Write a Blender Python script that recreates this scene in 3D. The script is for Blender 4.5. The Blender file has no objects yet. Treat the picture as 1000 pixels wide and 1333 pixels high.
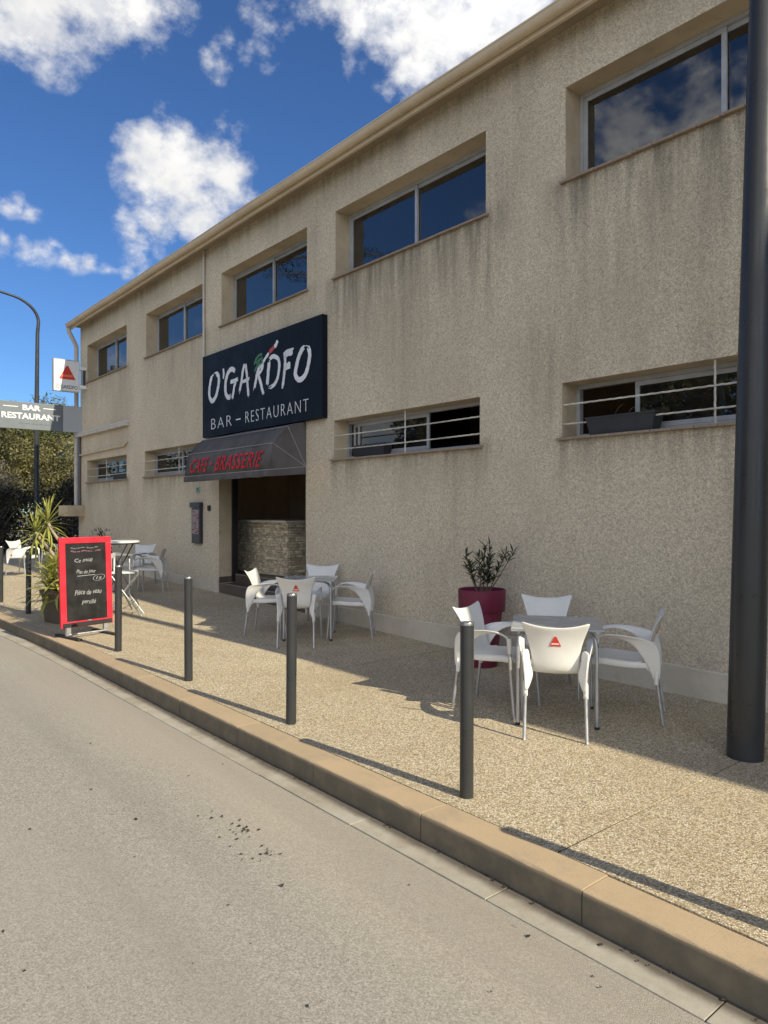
import bpy, bmesh, math, random
import numpy as np
from mathutils import Vector, Matrix, noise
R = math.radians
random.seed(7)
sc = bpy.context.scene
COL = sc.collection

# ------------------------------------------------------------------ camera
cam_d = bpy.data.cameras.new('camera')
cam = bpy.data.objects.new('camera', cam_d)
COL.objects.link(cam)
cam.location = (0, 0, 1.6)
cam.rotation_euler = (R(90), 0, math.radians(50.05))
cam_d.sensor_fit = 'HORIZONTAL'
cam_d.sensor_width = 36
cam_d.lens = 33.7
cam_d.clip_end = 2000
cam_d.shift_y = -0.0015
sc.camera = cam

# ------------------------------------------------------------------ light
SUN_DIR = Vector((1.41, 0.150, 0.975)).normalized()      # towards the sun
SUN_EL = math.asin(SUN_DIR.z)
SUN_AZ = math.atan2(SUN_DIR.x, SUN_DIR.y)               # clockwise from +Y
sun_d = bpy.data.lights.new('sun', 'SUN')
sun_d.energy = 3.3
sun_d.angle = R(0.53)
sun_d.color = (1.0, 0.90, 0.70)
sun = bpy.data.objects.new('sun', sun_d)
COL.objects.link(sun)
sun.location = (20, 2, 15)
sun.rotation_euler = SUN_DIR.to_track_quat('Z', 'Y').to_euler()

sc.view_settings.view_transform = 'Standard'
sc.view_settings.look = 'None'
sc.view_settings.gamma = 1
sc.view_settings.use_curve_mapping = False
sc.view_settings.exposure = 0.95

SKY_STRENGTH = 0.10
world = bpy.data.worlds.new('World')
sc.world = world
world.use_nodes = True


class NT:
    """tiny helper to write node trees"""
    def __init__(s, tree):
        s.t = tree
        s.n = tree.nodes
        s.l = tree.links
    def new(s, kind, **kw):
        nd = s.n.new(kind)
        for k, v in kw.items():
            setattr(nd, k, v)
        return nd
    def put(s, sock, v):
        if v is None:
            return
        if isinstance(v, bpy.types.NodeSocket):
            s.l.new(v, sock)
        else:
            if sock.type == 'RGBA' and not hasattr(v, '__len__'):
                v = (v, v, v, 1)
            if sock.type == 'RGBA' and len(v) == 3:
                v = (*v, 1)
            sock.default_value = v
    def math(s, op, a, b=None, c=None, clamp=False):
        nd = s.new('ShaderNodeMath', operation=op, use_clamp=clamp)
        s.put(nd.inputs[0], a)
        s.put(nd.inputs[1], b)
        s.put(nd.inputs[2], c)
        return nd.outputs[0]
    def vmath(s, op, a, b=None):
        nd = s.new('ShaderNodeVectorMath', operation=op)
        s.put(nd.inputs[0], a)
        s.put(nd.inputs[1], b)
        return nd.outputs['Value'] if op in ('DISTANCE', 'LENGTH', 'DOT_PRODUCT') else nd.outputs[0]
    def mix(s, f, a, b, mode='MIX'):
        nd = s.new('ShaderNodeMix', data_type='RGBA', blend_type=mode)
        s.put(nd.inputs[0], f)
        s.put(nd.inputs[6], a)
        s.put(nd.inputs[7], b)
        return nd.outputs[2]
    def noise(s, vec, scale, detail=3, rough=0.5, out=0):
        nd = s.new('ShaderNodeTexNoise')
        s.put(nd.inputs['Vector'], vec)
        nd.inputs['Scale'].default_value = scale
        nd.inputs['Detail'].default_value = detail
        nd.inputs['Roughness'].default_value = rough
        return nd.outputs[out]
    def voronoi(s, vec, scale, feature='F1', rnd=1.0):
        nd = s.new('ShaderNodeTexVoronoi', feature=feature)
        s.put(nd.inputs['Vector'], vec)
        nd.inputs['Scale'].default_value = scale
        nd.inputs['Randomness'].default_value = rnd
        return nd
    def ramp(s, v, a, b, lo=0.0, hi=1.0, smooth=True):
        nd = s.new('ShaderNodeMapRange', interpolation_type='SMOOTHSTEP' if smooth else 'LINEAR')
        s.put(nd.inputs[0], v)
        nd.inputs[1].default_value = a
        nd.inputs[2].default_value = b
        nd.inputs[3].default_value = lo
        nd.inputs[4].default_value = hi
        return nd.outputs[0]
    def scale(s, vec, sx, sy, sz):
        nd = s.new('ShaderNodeMapping')
        s.put(nd.inputs[0], vec)
        nd.inputs['Scale'].default_value = (sx, sy, sz)
        return nd.outputs[0]
    def pos(s):
        return s.new('ShaderNodeNewGeometry').outputs['Position']
    def obj(s):
        return s.new('ShaderNodeTexCoord').outputs['Object']
    def attr(s, name):
        return s.new('ShaderNodeAttribute', attribute_name=name)
    def rand(s):
        return s.new('ShaderNodeObjectInfo').outputs['Random']
    def bump(s, h, strength=0.3, dist=0.01):
        nd = s.new('ShaderNodeBump')
        s.put(nd.inputs['Height'], h)
        nd.inputs['Strength'].default_value = strength
        nd.inputs['Distance'].default_value = dist
        return nd.outputs[0]


# sky: Nishita plus cumulus laid round chosen directions
w = NT(world.node_tree)
w.n.clear()
sky = w.new('ShaderNodeTexSky', sky_type='NISHITA')
sky.sun_disc = False
sky.sun_elevation = SUN_EL
sky.sun_rotation = SUN_AZ
sky.air_density = 1.0
sky.dust_density = 0.0
sky.ozone_density = 4.0
d = w.vmath('NORMALIZE', w.new('ShaderNodeTexCoord').outputs['Generated'])
wob = w.noise(d, 5.0, 4, 0.6, 1)
wv = w.vmath('SCALE', w.vmath('SUBTRACT', wob, (0.5, 0.5, 0.5)))
wv.node.inputs[3].default_value = 0.10
dw = w.vmath('ADD', d, wv)
CLOUDS = [  # direction, radius, weight
    ((-.826, .365, .405), .085, 1.0), ((-.849, .330, .412), .065, .95), ((-.800, .415, .410), .07, .85),
    ((-.835, .395, .372), .055, .85), ((-.868, .352, .350), .04, .66),
    ((-0.81, 0.199, 0.552), 0.11, 1.0),
    ((-0.791, 0.255, 0.556), 0.1, 1.0),
    ((-0.771, 0.306, 0.559), 0.08, 0.95),
    ((-0.781, 0.323, 0.534), 0.045, 0.75),
    ((-0.812, 0.237, 0.534), 0.06, 0.8),
    ((-0.838, 0.161, 0.522), 0.09, 0.9),
    ((-0.656, 0.471, 0.59), 0.09, 0.55),
    ((-0.625, 0.523, 0.579), 0.1, 1.0),
    ((-0.582, 0.578, 0.572), 0.12, 1.0),
    ((-0.534, 0.615, 0.58), 0.12, 1.0),
    ((-0.623, 0.569, 0.536), 0.06, 0.72),
    ((-0.626, 0.548, 0.555), 0.06, 0.8),
    ((-0.917, 0.192, 0.35), 0.029, 0.57),
    ((-0.914, 0.208, 0.348), 0.029, 0.59),
    ((-0.912, 0.224, 0.343), 0.023, 0.55),
    ((-0.931, 0.199, 0.306), 0.029, 0.57),
    ((-0.926, 0.223, 0.305), 0.033, 0.65),
    ((-0.921, 0.243, 0.304), 0.034, 0.67),
    ((-0.916, 0.263, 0.302), 0.031, 0.62),
    ((-0.911, 0.284, 0.3), 0.023, 0.57),
    ((-0.904, 0.305, 0.299), 0.021, 0.49),
    ((-0.895, 0.33, 0.299), 0.023, 0.53),
    ((-0.887, 0.352, 0.298), 0.026, 0.57),
    ((-0.915, 0.252, 0.316), 0.023, 0.51),
    ((-0.716, 0.422, 0.556), 0.046, 0.5),
    ((-0.737, 0.425, 0.525), 0.046, 0.5),
    ((-0.766, 0.391, 0.51), 0.042, 0.42),
    ((-0.748, 0.401, 0.528), 0.039, 0.38),
    ((-0.706, 0.421, 0.57), 0.039, 0.42),
    ((-0.881, 0.339, 0.331), 0.042, 0.67),
    ((-0.875, 0.361, 0.323), 0.039, 0.62),
    ((-0.881, 0.325, 0.345), 0.033, 0.57),
    # some mirrored in the panes; the rest is unseen cloud, added as fill light
    ((-.47, -.79, .40), .13, 1.0), ((-.37, -.84, .41), .15, 1.0), ((-.56, -.75, .36), .13, 1.0), ((-.30, -.90, .30), .16, 1.0),
    ((.3, -.85, .35), .34, 1.1), ((.75, -.5, .4), .34, 1.1), ((.5, .6, .5), .2, 1.0), ((-.1, .8, .5), .15, .9),
    ((-.05, -.62, .78), .26, 1.0), ((.35, -.30, .9), .26, 1.0), ((.9, .35, .2), .16, .9), ((0, -.95, .2), .28, 1.0), ((.55, -.82, .15), .3, 1.0),
    ((-.45, -.45, .77), .14, .9), ((.5, -.6, .62), .30, 1.1), ((-.05, -.88, .46), .22, 1.0), ((-.9, -.4, .12), .14, .9), ((-.75, -.6, .15), .16, .9),
    ((.85, -.2, .5), .22, 1.0), ((.15, -.98, .12), .2, 1.0), ((.9, -.4, .15), .22, 1.0),
]
acc = None
for c, r, wt in CLOUDS:
    c = Vector(c).normalized()
    v = w.math('MULTIPLY', w.ramp(w.vmath('DISTANCE', dw, tuple(c)), 0.0, r, 1.0, 0.0, False), wt)
    acc = v if acc is None else w.math('MAXIMUM', acc, v)
fine = w.noise(w.scale(d, 1, 1, 1.35), 17.0, 12, 0.60)
dens = w.math('ADD', acc, w.math('MULTIPLY', w.math('SUBTRACT', fine, 0.5), 1.7))
dens = w.math('MULTIPLY', dens, w.ramp(acc, 0.0, 0.18))
mask = w.ramp(dens, 0.18, 0.80)
body = w.noise(d, 7.0, 5, 0.55)
puff = w.noise(w.scale(d, 1, 1, 1.4), 24.0, 6, 0.6)
ccol = w.mix(w.ramp(puff, 0.36, 0.58), (3.3, 3.45, 3.75, 1), (5.3, 5.2, 5.0, 1))
ccol = w.mix(w.ramp(body, 0.40, 0.62, 0.75, 0.0), ccol, (4.5, 4.45, 4.35, 1))
blue = w.mix(1.0, sky.outputs[0], (0.33, 0.47, 0.64), 'MULTIPLY')
# cloud nearer the sun, out of view, is brightened to lift the shaded wall
glow = w.ramp(w.vmath('DOT_PRODUCT', d, tuple(SUN_DIR)), -0.35, 0.95, 1.05, 2.9)
gl = w.vmath('SCALE', ccol); gl.node.inputs[3].default_value = 1.0; w.l.new(glow, gl.node.inputs[3])
skyc = w.mix(w.math('MULTIPLY', mask, 0.94), blue, gl)
bg = w.new('ShaderNodeBackground')
w.l.new(skyc, bg.inputs[0])
bg.inputs[1].default_value = SKY_STRENGTH
w.l.new(bg.outputs[0], w.new('ShaderNodeOutputWorld').inputs[0])

# ------------------------------------------------------------------ materials
def mat(name, color=None, rough=0.7, metal=0.0, spec=None, fn=None):
    m = bpy.data.materials.new(name)
    m.use_nodes = True
    t = NT(m.node_tree)
    p = t.n['Principled BSDF']
    p.inputs['Roughness'].default_value = rough
    p.inputs['Metallic'].default_value = metal
    if spec is not None:
        p.inputs['Specular IOR Level'].default_value = spec
    if color is not None:
        p.inputs['Base Color'].default_value = (*color, 1)
    if fn:
        fn(t, p)
    return m

def painted(name, color, rough=0.5, metal=0.0, var=0.18, sc_=14.0, bump=0.0, spec=None):
    """plain surface with uneven grime, so no face is perfectly even"""
    def fn(t, p):
        q = t.obj()
        n = t.noise(q, sc_, 5, 0.65)
        n2 = t.noise(q, sc_ * 0.22, 3, 0.6)
        f = t.ramp(t.math('ADD', n, n2), 0.75, 1.3)
        dark = tuple(c * (1 - var) for c in color)
        lite = tuple(min(1, c * (1 + var * 0.5)) for c in color)
        t.put(p.inputs['Base Color'], t.mix(f, dark, lite))
        t.put(p.inputs['Roughness'], t.ramp(n, 0.3, 0.7, max(0.05, rough - 0.08), min(1, rough + 0.12)))
        if bump:
            t.put(p.inputs['Normal'], t.bump(t.noise(q, sc_ * 6, 3), bump, 0.004))
    return mat(name, None, rough, metal, spec, fn)

def f_render(t, p):            # roughcast facade
    q = t.pos()
    g = t.voronoi(q, 100.0)
    g2 = t.noise(q, 150.0, 3, 0.7)
    cell = t.new('ShaderNodeSeparateColor')
    t.l.new(g.outputs['Color'], cell.inputs[0])
    base = t.mix(t.ramp(cell.outputs[0], 0.1, 0.9), (0.57, 0.49, 0.36), (0.86, 0.76, 0.585))
    base = t.mix(t.ramp(g2, 0.535, 0.70, 0, 0.85), base, (0.27, 0.23, 0.17))
    mot = t.noise(q, 26.0, 4, 0.65)
    base = t.mix(t.ramp(mot, 0.5, 0.68, 0, 0.35), base, (0.33, 0.285, 0.215))
    base = t.mix(t.ramp(mot, 0.5, 0.34, 0, 0.25), base, (0.88, 0.79, 0.62))
    big = t.noise(t.scale(q, 1, 1, 0.7), 0.9, 4, 0.6)
    base = t.mix(t.ramp(big, 0.35, 0.7, 0.0, 0.35), base, (0.42, 0.35, 0.26))
    at = t.attr('dirt').outputs['Fac']
    streak = t.noise(t.scale(q, 7.0, 7.0, 0.55), 1.4, 5, 0.65)
    f = t.math('MULTIPLY', at, t.ramp(t.math('ADD', streak, t.math('MULTIPLY', g2, 0.5)), 0.5, 0.95, 0.15, 1.0))
    base = t.mix(t.math('MULTIPLY', f, 0.92, clamp=True), base, (0.15, 0.136, 0.108))
    t.put(p.inputs['Base Color'], base)
    h = t.math('ADD', t.ramp(g.outputs['Distance'], 0.0, 0.7, 1, 0), t.math('MULTIPLY', g2, 0.9))
    t.put(p.inputs['Normal'], t.bump(h, 0.75, 0.008))
M_FACADE = mat('roughcast', rough=0.95, spec=0.15, fn=f_render)

def f_cement(col, dirt=(0.16, 0.14, 0.11), k=0.5, sc_=1.0):
    def fn(t, p):
        q = t.pos()
        n = t.noise(q, 9 * sc_, 6, 0.7)
        n2 = t.noise(q, 1.7 * sc_, 4, 0.6)
        n3 = t.noise(q, 160, 2, 0.6)
        b = t.mix(t.ramp(n2, 0.35, 0.68, 0, k), col, dirt)
        b = t.mix(t.ramp(n, 0.5, 0.75, 0, k), b, dirt)
        b = t.mix(t.ramp(n3, 0.5, 0.7, 0, 0.25), b, dirt)
        t.put(p.inputs['Base Color'], b)
        t.put(p.inputs['Normal'], t.bump(t.math('ADD', n, n3), 0.35, 0.004))
    return fn
M_PLINTH = mat('cement_plinth', rough=0.9, fn=f_cement((0.62, 0.56, 0.45), (0.40, 0.35, 0.27)))
M_REVEAL = mat('smooth_render', rough=0.9, fn=f_cement((0.56, 0.465, 0.325), (0.30, 0.24, 0.16), 0.55, 0.7))
M_FASCIA = mat('fascia_paint', rough=0.6, fn=f_cement((0.62, 0.51, 0.36), (0.42, 0.34, 0.24), 0.4))
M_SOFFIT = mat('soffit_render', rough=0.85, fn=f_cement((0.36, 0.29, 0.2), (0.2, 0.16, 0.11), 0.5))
M_PIPE = mat('pipe_paint', rough=0.55, fn=f_cement((0.55, 0.52, 0.46), (0.35, 0.32, 0.27), 0.4, 3))

def f_curb(t, p):
    q = t.pos()
    rn = t.rand()
    n = t.noise(q, 5, 6, 0.7)
    n3 = t.noise(q, 140, 3, 0.7)
    c = t.mix(rn, (0.46, 0.345, 0.21), (0.39, 0.30, 0.19))
    c = t.mix(t.ramp(n, 0.45, 0.75, 0, 0.55), c, (0.30, 0.235, 0.17))
    z = t.new('ShaderNodeSeparateXYZ')
    t.l.new(q, z.inputs[0])
    low = t.ramp(z.outputs[2], -0.004, -0.03, 0.0, 1.0)       # darker down the road face
    c = t.mix(t.math('MULTIPLY', low, t.ramp(n, 0.3, 0.6, 0.78, 0.97)), c, (0.125, 0.108, 0.075))
    c = t.mix(t.ramp(n3, 0.52, 0.7, 0, 0.35), c, (0.2, 0.16, 0.12))
    t.put(p.inputs['Base Color'], c)
    t.put(p.inputs['Normal'], t.bump(t.math('ADD', n, n3), 0.4, 0.004))
M_CURB = mat('kerb_concrete', rough=0.85, fn=f_curb)
def f_gut(t, p):
    q = t.pos()
    n = t.noise(q, 4, 6, 0.7)
    n3 = t.noise(q, 150, 3, 0.7)
    c = t.mix(t.ramp(n, 0.35, 0.7), (0.40, 0.37, 0.30), (0.30, 0.265, 0.20))
    c = t.mix(t.ramp(n3, 0.52, 0.7, 0, 0.35), c, (0.2, 0.17, 0.13))
    s = t.new('ShaderNodeSeparateXYZ'); t.l.new(q, s.inputs[0])       # channel dirt, with the kerb's shadow painted into it
    silt_shade = t.ramp(t.math('ADD', s.outputs[1], t.math('MULTIPLY', t.noise(q, 6, 5, 0.7), 0.06)), 2.52, 2.585)
    c = t.mix(t.math('MULTIPLY', silt_shade, 0.88), c, (0.075, 0.06, 0.045))
    t.put(p.inputs['Base Color'], c)
    t.put(p.inputs['Normal'], t.bump(n3, 0.3, 0.003))
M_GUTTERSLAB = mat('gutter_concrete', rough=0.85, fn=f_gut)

def f_aggregate(t, p):
    q = t.pos()
    v = t.voronoi(q, 122.0)
    v2 = t.voronoi(q, 200.0)
    c1 = t.new('ShaderNodeSeparateColor'); t.l.new(v.outputs['Color'], c1.inputs[0])
    c2 = t.new('ShaderNodeSeparateColor'); t.l.new(v2.outputs['Color'], c2.inputs[0])
    peb = t.mix(t.ramp(c1.outputs[0], 0.0, 1.0), (0.34, 0.268, 0.15), (0.76, 0.665, 0.455))
    peb = t.mix(t.ramp(c1.outputs[1], 0.76, 0.80), peb, (0.80, 0.74, 0.61))
    peb = t.mix(t.ramp(c1.outputs[2], 0.86, 0.89), peb, (0.19, 0.145, 0.095))
    peb = t.mix(t.ramp(c2.outputs[0], 0.6, 0.9, 0, 0.35), peb, (0.62, 0.52, 0.36))
    gap = t.ramp(v.outputs['Distance'], 0.42, 0.62)
    c = t.mix(t.math('MULTIPLY', gap, 0.6), peb, (0.20, 0.155, 0.095))
    big = t.noise(q, 0.8, 5, 0.65)
    c = t.mix(t.ramp(big, 0.4, 0.7, 0, 0.35), c, (0.32, 0.24, 0.14))
    st = t.noise(q, 2.3, 6, 0.75)
    c = t.mix(t.ramp(st, 0.62, 0.72, 0, 0.4), c, (0.17, 0.14, 0.10))
    t.put(p.inputs['Base Color'], c)
    h = t.math('ADD', t.ramp(v.outputs['Distance'], 0.0, 0.6, 1, 0), t.math('MULTIPLY', c2.outputs[1], 0.2))
    t.put(p.inputs['Normal'], t.bump(h, 0.55, 0.005))
M_AGG = mat('exposed_aggregate', rough=0.85, spec=0.3, fn=f_aggregate)

def f_road(t, p):
    q = t.pos()
    v = t.voronoi(q, 150.0)
    c1 = t.new('ShaderNodeSeparateColor'); t.l.new(v.outputs['Color'], c1.inputs[0])
    c = t.mix(t.ramp(c1.outputs[0], 0.0, 1.0), (0.245, 0.228, 0.193), (0.405, 0.378, 0.326))
    c = t.mix(t.ramp(c1.outputs[1], 0.86, 0.9), c, (0.45, 0.43, 0.37))
    c = t.mix(t.ramp(c1.outputs[2], 0.93, 0.96, 0, 0.7), c, (0.12, 0.11, 0.09))
    gap = t.ramp(v.outputs['Distance'], 0.4, 0.62)
    c = t.mix(t.math('MULTIPLY', gap, 0.25), c, (0.15, 0.135, 0.11))
    # sandy dust gathers beside the kerb
    s = t.new('ShaderNodeSeparateXYZ'); t.l.new(q, s.inputs[0])
    wav = t.noise(t.scale(q, 0.35, 1, 1), 1.3, 5, 0.6)
    yy = t.math('ADD', s.outputs[1], t.math('MULTIPLY', wav, 0.9))
    dust = t.ramp(yy, 2.0, 2.85)
    c = t.mix(t.math('MULTIPLY', dust, 0.55), c, (0.42, 0.365, 0.275))
    pale = t.noise(q, 0.5, 4, 0.6)
    c = t.mix(t.ramp(pale, 0.4, 0.7, 0, 0.3), c, (0.33, 0.315, 0.27))
    fl = t.noise(q, 55.0, 3, 0.6)
    far = t.ramp(yy, 1.2, 2.3, 1.0, 0.0)
    c = t.mix(t.math('MULTIPLY', t.ramp(fl, 0.63, 0.70, 0, 0.7), far), c, (0.10, 0.092, 0.08))
    c = t.mix(t.math('MULTIPLY', t.ramp(fl, 0.36, 0.28, 0, 0.5), far), c, (0.52, 0.49, 0.42))
    lane = t.noise(t.scale(q, 0.12, 1.6, 1), 1.0, 4, 0.55)
    c = t.mix(t.ramp(lane, 0.42, 0.62, 0.0, 0.30), c, (0.20, 0.19, 0.168))
    oil = t.noise(t.scale(q, 1.3, 1, 1), 3.2, 7, 0.8)
    c = t.mix(t.ramp(oil, 0.66, 0.74, 0, 0.45), c, (0.09, 0.085, 0.075))
    mica = t.noise(q, 9.0, 5, 0.7)
    c = t.mix(t.ramp(mica, 0.71, 0.74, 0, 0.5), c, (0.08, 0.07, 0.06))
    warm = t.noise(t.scale(q, 0.6, 1, 1), 0.7, 3, 0.5)
    c = t.mix(t.ramp(warm, 0.4, 0.65, 0, 0.3), c, (0.34, 0.295, 0.25))
    t.put(p.inputs['Base Color'], c)
    h = t.math('ADD', t.ramp(v.outputs['Distance'], 0.0, 0.6, 1, 0), t.math('MULTIPLY', t.noise(q, 260, 2), 0.4))
    t.put(p.inputs['Normal'], t.bump(h, 0.38, 0.004))
M_ROAD = mat('worn_asphalt', rough=0.9, spec=0.3, fn=f_road)
M_GROUND = mat('dry_ground', rough=0.95, fn=f_cement((0.25, 0.22, 0.14), (0.14, 0.13, 0.08), 0.8, 0.3))

M_POST = painted('anthracite_paint', (0.034, 0.035, 0.036), 0.32, 0.0, 0.12, 4, spec=0.4)
M_CAP = painted('steel_cap', (0.36, 0.36, 0.35), 0.35, 0.8, 0.2, 30)
M_SIGN = painted('sign_navy', (0.008, 0.013, 0.021), 0.55, 0, 0.15, 3, spec=0.12)
M_SIGNWHITE = painted('sign_white', (0.72, 0.73, 0.75), 0.5, 0, 0.12, 6)
M_SIGNRED = mat('sign_red', (0.55, 0.05, 0.05), 0.5)
M_SIGNGREEN = mat('sign_green', (0.05, 0.16, 0.07), 0.5)
M_AWN = painted('awning_canvas', (0.115, 0.107, 0.105), 0.9, 0, 0.3, 5, 0.1, spec=0.2)
M_AWNRED = painted('awning_red', (0.60, 0.015, 0.03), 0.85, 0, 0.2, 8)
M_AWNTRIM = mat('awning_piping', (0.30, 0.29, 0.29), 0.8)
M_ALU = painted('aluminium', (0.50, 0.50, 0.50), 0.42, 0.75, 0.15, 20)
M_FRAME = painted('window_aluminium', (0.42, 0.43, 0.44), 0.5, 0.3, 0.15, 9)
M_GRILLE = painted('grille_paint', (0.60, 0.57, 0.50), 0.55, 0, 0.3, 20)
M_PLASTIC = painted('white_plastic', (0.72, 0.71, 0.67), 0.38, 0, 0.07, 6)
M_LOGO = mat('logo_red', (0.62, 0.045, 0.03), 0.45)
M_LOGO2 = mat('logo_pale', (0.80, 0.62, 0.55), 0.5)
M_TABLE = painted('table_glass', (0.42, 0.44, 0.45), 0.07, 0, 0.15, 5)
M_TABLEWHITE = painted('table_white', (0.70, 0.70, 0.68), 0.35, 0, 0.1, 5)
M_POTRED = painted('pot_magenta', (0.165, 0.016, 0.048), 0.45, 0, 0.15, 6)
M_POTBROWN = painted('pot_brown', (0.105, 0.078, 0.055), 0.6, 0, 0.35, 7, 0.1)
M_SOIL = painted('soil', (0.05, 0.035, 0.025), 0.95, 0, 0.4, 40, 0.8)
M_JOINT = mat('joint_dirt', (0.03, 0.025, 0.018), 0.95)
M_TROUGH = painted('trough_plastic', (0.03, 0.032, 0.037), 0.55, 0, 0.2, 8)
M_BOARDRED = painted('board_red', (0.66, 0.022, 0.042), 0.42, 0, 0.08, 6)
M_SLATE = painted('blackboard', (0.012, 0.012, 0.013), 0.5, 0, 0.5, 6)
M_CHALK = mat('chalk', (0.36, 0.36, 0.36), 0.9)
M_CHALKPINK = mat('chalk_pink', (0.45, 0.18, 0.25), 0.9)
M_RUBBER = painted('black_foot', (0.02, 0.02, 0.02), 0.6)
M_SIGNGREY = painted('sign_grey', (0.14, 0.165, 0.18), 0.45, 0, 0.08, 3)
M_SIGNPALE = painted('sign_pale_grey', (0.40, 0.42, 0.44), 0.45, 0, 0.08, 3)
M_SIGNEDGE = mat('sign_edge', (0.10, 0.11, 0.12), 0.4)
M_BOXWHITE = painted('sign_box_white', (0.78, 0.78, 0.76), 0.4, 0, 0.06, 4)
M_GILT = mat('logo_gilt', (0.55, 0.38, 0.12), 0.5)
M_TERRA = painted('terracotta', (0.25, 0.195, 0.145), 0.8, 0, 0.4, 12, 0.3)
M_INT = mat('interior_paint', rough=0.8, fn=f_cement((0.66, 0.48, 0.32), (0.5, 0.35, 0.22), 0.5))
M_CURTAIN = painted('curtain_cloth', (0.55, 0.54, 0.52), 0.9, 0, 0.15, 4)
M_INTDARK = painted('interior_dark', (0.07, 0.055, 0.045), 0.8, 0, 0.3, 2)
M_STEP = painted('step_tile', (0.115, 0.085, 0.065), 0.5, 0, 0.35, 5)
M_STEPEDGE = painted('step_nosing', (0.27, 0.25, 0.23), 0.45, 0.2, 0.2, 5)
M_BLACK = painted('black_aluminium', (0.015, 0.014, 0.014), 0.45)
M_STONE = mat('counter_stone', rough=0.85)
def f_stone(t, p):
    q = t.pos()
    a = t.attr('tint').outputs['Fac']
    n = t.noise(q, 30, 5, 0.7)
    c = t.mix(a, (0.50, 0.40, 0.27), (0.90, 0.80, 0.60))
    c = t.mix(t.ramp(n, 0.45, 0.75, 0, 0.5), c, (0.19, 0.14, 0.09))
    t.put(p.inputs['Base Color'], c)
    t.put(p.inputs['Normal'], t.bump(n, 0.6, 0.01))
f_stone(NT(M_STONE.node_tree), M_STONE.node_tree.nodes['Principled BSDF'])
M_MORTAR = painted('mortar', (0.13, 0.10, 0.07), 0.95)
M_COUNTERTOP = painted('counter_top', (0.72, 0.68, 0.58), 0.4, 0, 0.15, 4)
M_MENU = painted('menu_case', (0.03, 0.033, 0.045), 0.4)
M_PAPER = mat('menu_paper', (0.30, 0.26, 0.26), 0.8)
M_PAPERRED = mat('menu_red', (0.22, 0.02, 0.03), 0.8)
M_GREENTAG = mat('plate_green', (0.25, 0.42, 0.33), 0.6)
M_DARKTAG = mat('tag_dark', (0.02, 0.02, 0.02), 0.6)
M_BARK = painted('bark', (0.16, 0.12, 0.085), 0.9, 0, 0.4, 14, 0.8)
M_CANE = painted('pale_cane', (0.36, 0.29, 0.21), 0.85, 0, 0.35, 30, 0.6)

def glass_mat(name, dark, ior, tint=(0.55, 0.6, 0.62)):
    m = bpy.data.materials.new(name)
    m.use_nodes = True
    t = NT(m.node_tree)
    t.n.clear()
    fr = t.new('ShaderNodeFresnel'); fr.inputs[0].default_value = ior
    g = t.new('ShaderNodeBsdfGlossy'); g.inputs['Roughness'].default_value = 0.0
    wv_ = t.noise(t.pos(), 1.1, 2, 0.5)
    t.put(g.inputs['Normal'], t.bump(wv_, 0.10, 0.02))
    tr = t.new('ShaderNodeBsdfTransparent'); tr.inputs[0].default_value = (*tint, 1)
    mx = t.new('ShaderNodeMixShader')
    t.l.new(fr.outputs[0], mx.inputs[0]); t.l.new(tr.outputs[0], mx.inputs[1]); t.l.new(g.outputs[0], mx.inputs[2])
    df = t.new('ShaderNodeBsdfDiffuse'); df.inputs[0].default_value = (0.25, 0.25, 0.24, 1)
    m2 = t.new('ShaderNodeMixShader'); m2.inputs[0].default_value = dark
    t.l.new(mx.outputs[0], m2.inputs[1]); t.l.new(df.outputs[0], m2.inputs[2])
    t.l.new(m2.outputs[0], t.new('ShaderNodeOutputMaterial').inputs[0])
    return m
M_GLASS = glass_mat('window_glass', 0.02, 2.4)
M_GLASSLOW = glass_mat('low_window_glass', 0.03, 1.8)

def leaf_mat(name, dark, lite, trans=0.25, rough=0.6):
    m = bpy.data.materials.new(name)
    m.use_nodes = True
    t = NT(m.node_tree)
    p = t.n['Principled BSDF']
    a = t.attr('tint').outputs['Fac']
    r = t.math('ADD', a, t.math('MULTIPLY', t.rand(), 0.25))
    c = t.mix(r, dark, lite)
    t.put(p.inputs['Base Color'], c)
    p.inputs['Roughness'].default_value = rough
    tl = t.new('ShaderNodeBsdfTranslucent')
    t.put(tl.inputs[0], c)
    mx = t.new('ShaderNodeMixShader'); mx.inputs[0].default_value = trans
    out = t.n['Material Output']
    t.l.new(p.outputs[0], mx.inputs[1]); t.l.new(tl.outputs[0], mx.inputs[2]); t.l.new(mx.outputs[0], out.inputs[0])
    return m
M_LEAF_DRAC = leaf_mat('sword_leaf', (0.07, 0.10, 0.02), (0.42, 0.42, 0.10), 0.25, 0.42)
M_LEAF_OLEANDER = leaf_mat('narrow_leaf', (0.018, 0.032, 0.014), (0.055, 0.075, 0.032), 0.15)
M_LEAF_PINE = leaf_mat('pine_needles', (0.02, 0.032, 0.008), (0.15, 0.155, 0.035), 0.2)
M_LEAF_OLIVE = leaf_mat('olive_foliage', (0.014, 0.018, 0.007), (0.22, 0.20, 0.07), 0.2)
M_LEAF_DARK = leaf_mat('dark_foliage', (0.006, 0.008, 0.004), (0.045, 0.042, 0.027), 0.12)
M_LEAF_GREY = leaf_mat('grey_twigs', (0.035, 0.03, 0.022), (0.17, 0.15, 0.12), 0.05)
M_LEAF_CEDAR = leaf_mat('cedar_needles', (0.012, 0.022, 0.012), (0.05, 0.075, 0.035), 0.1)

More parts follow.
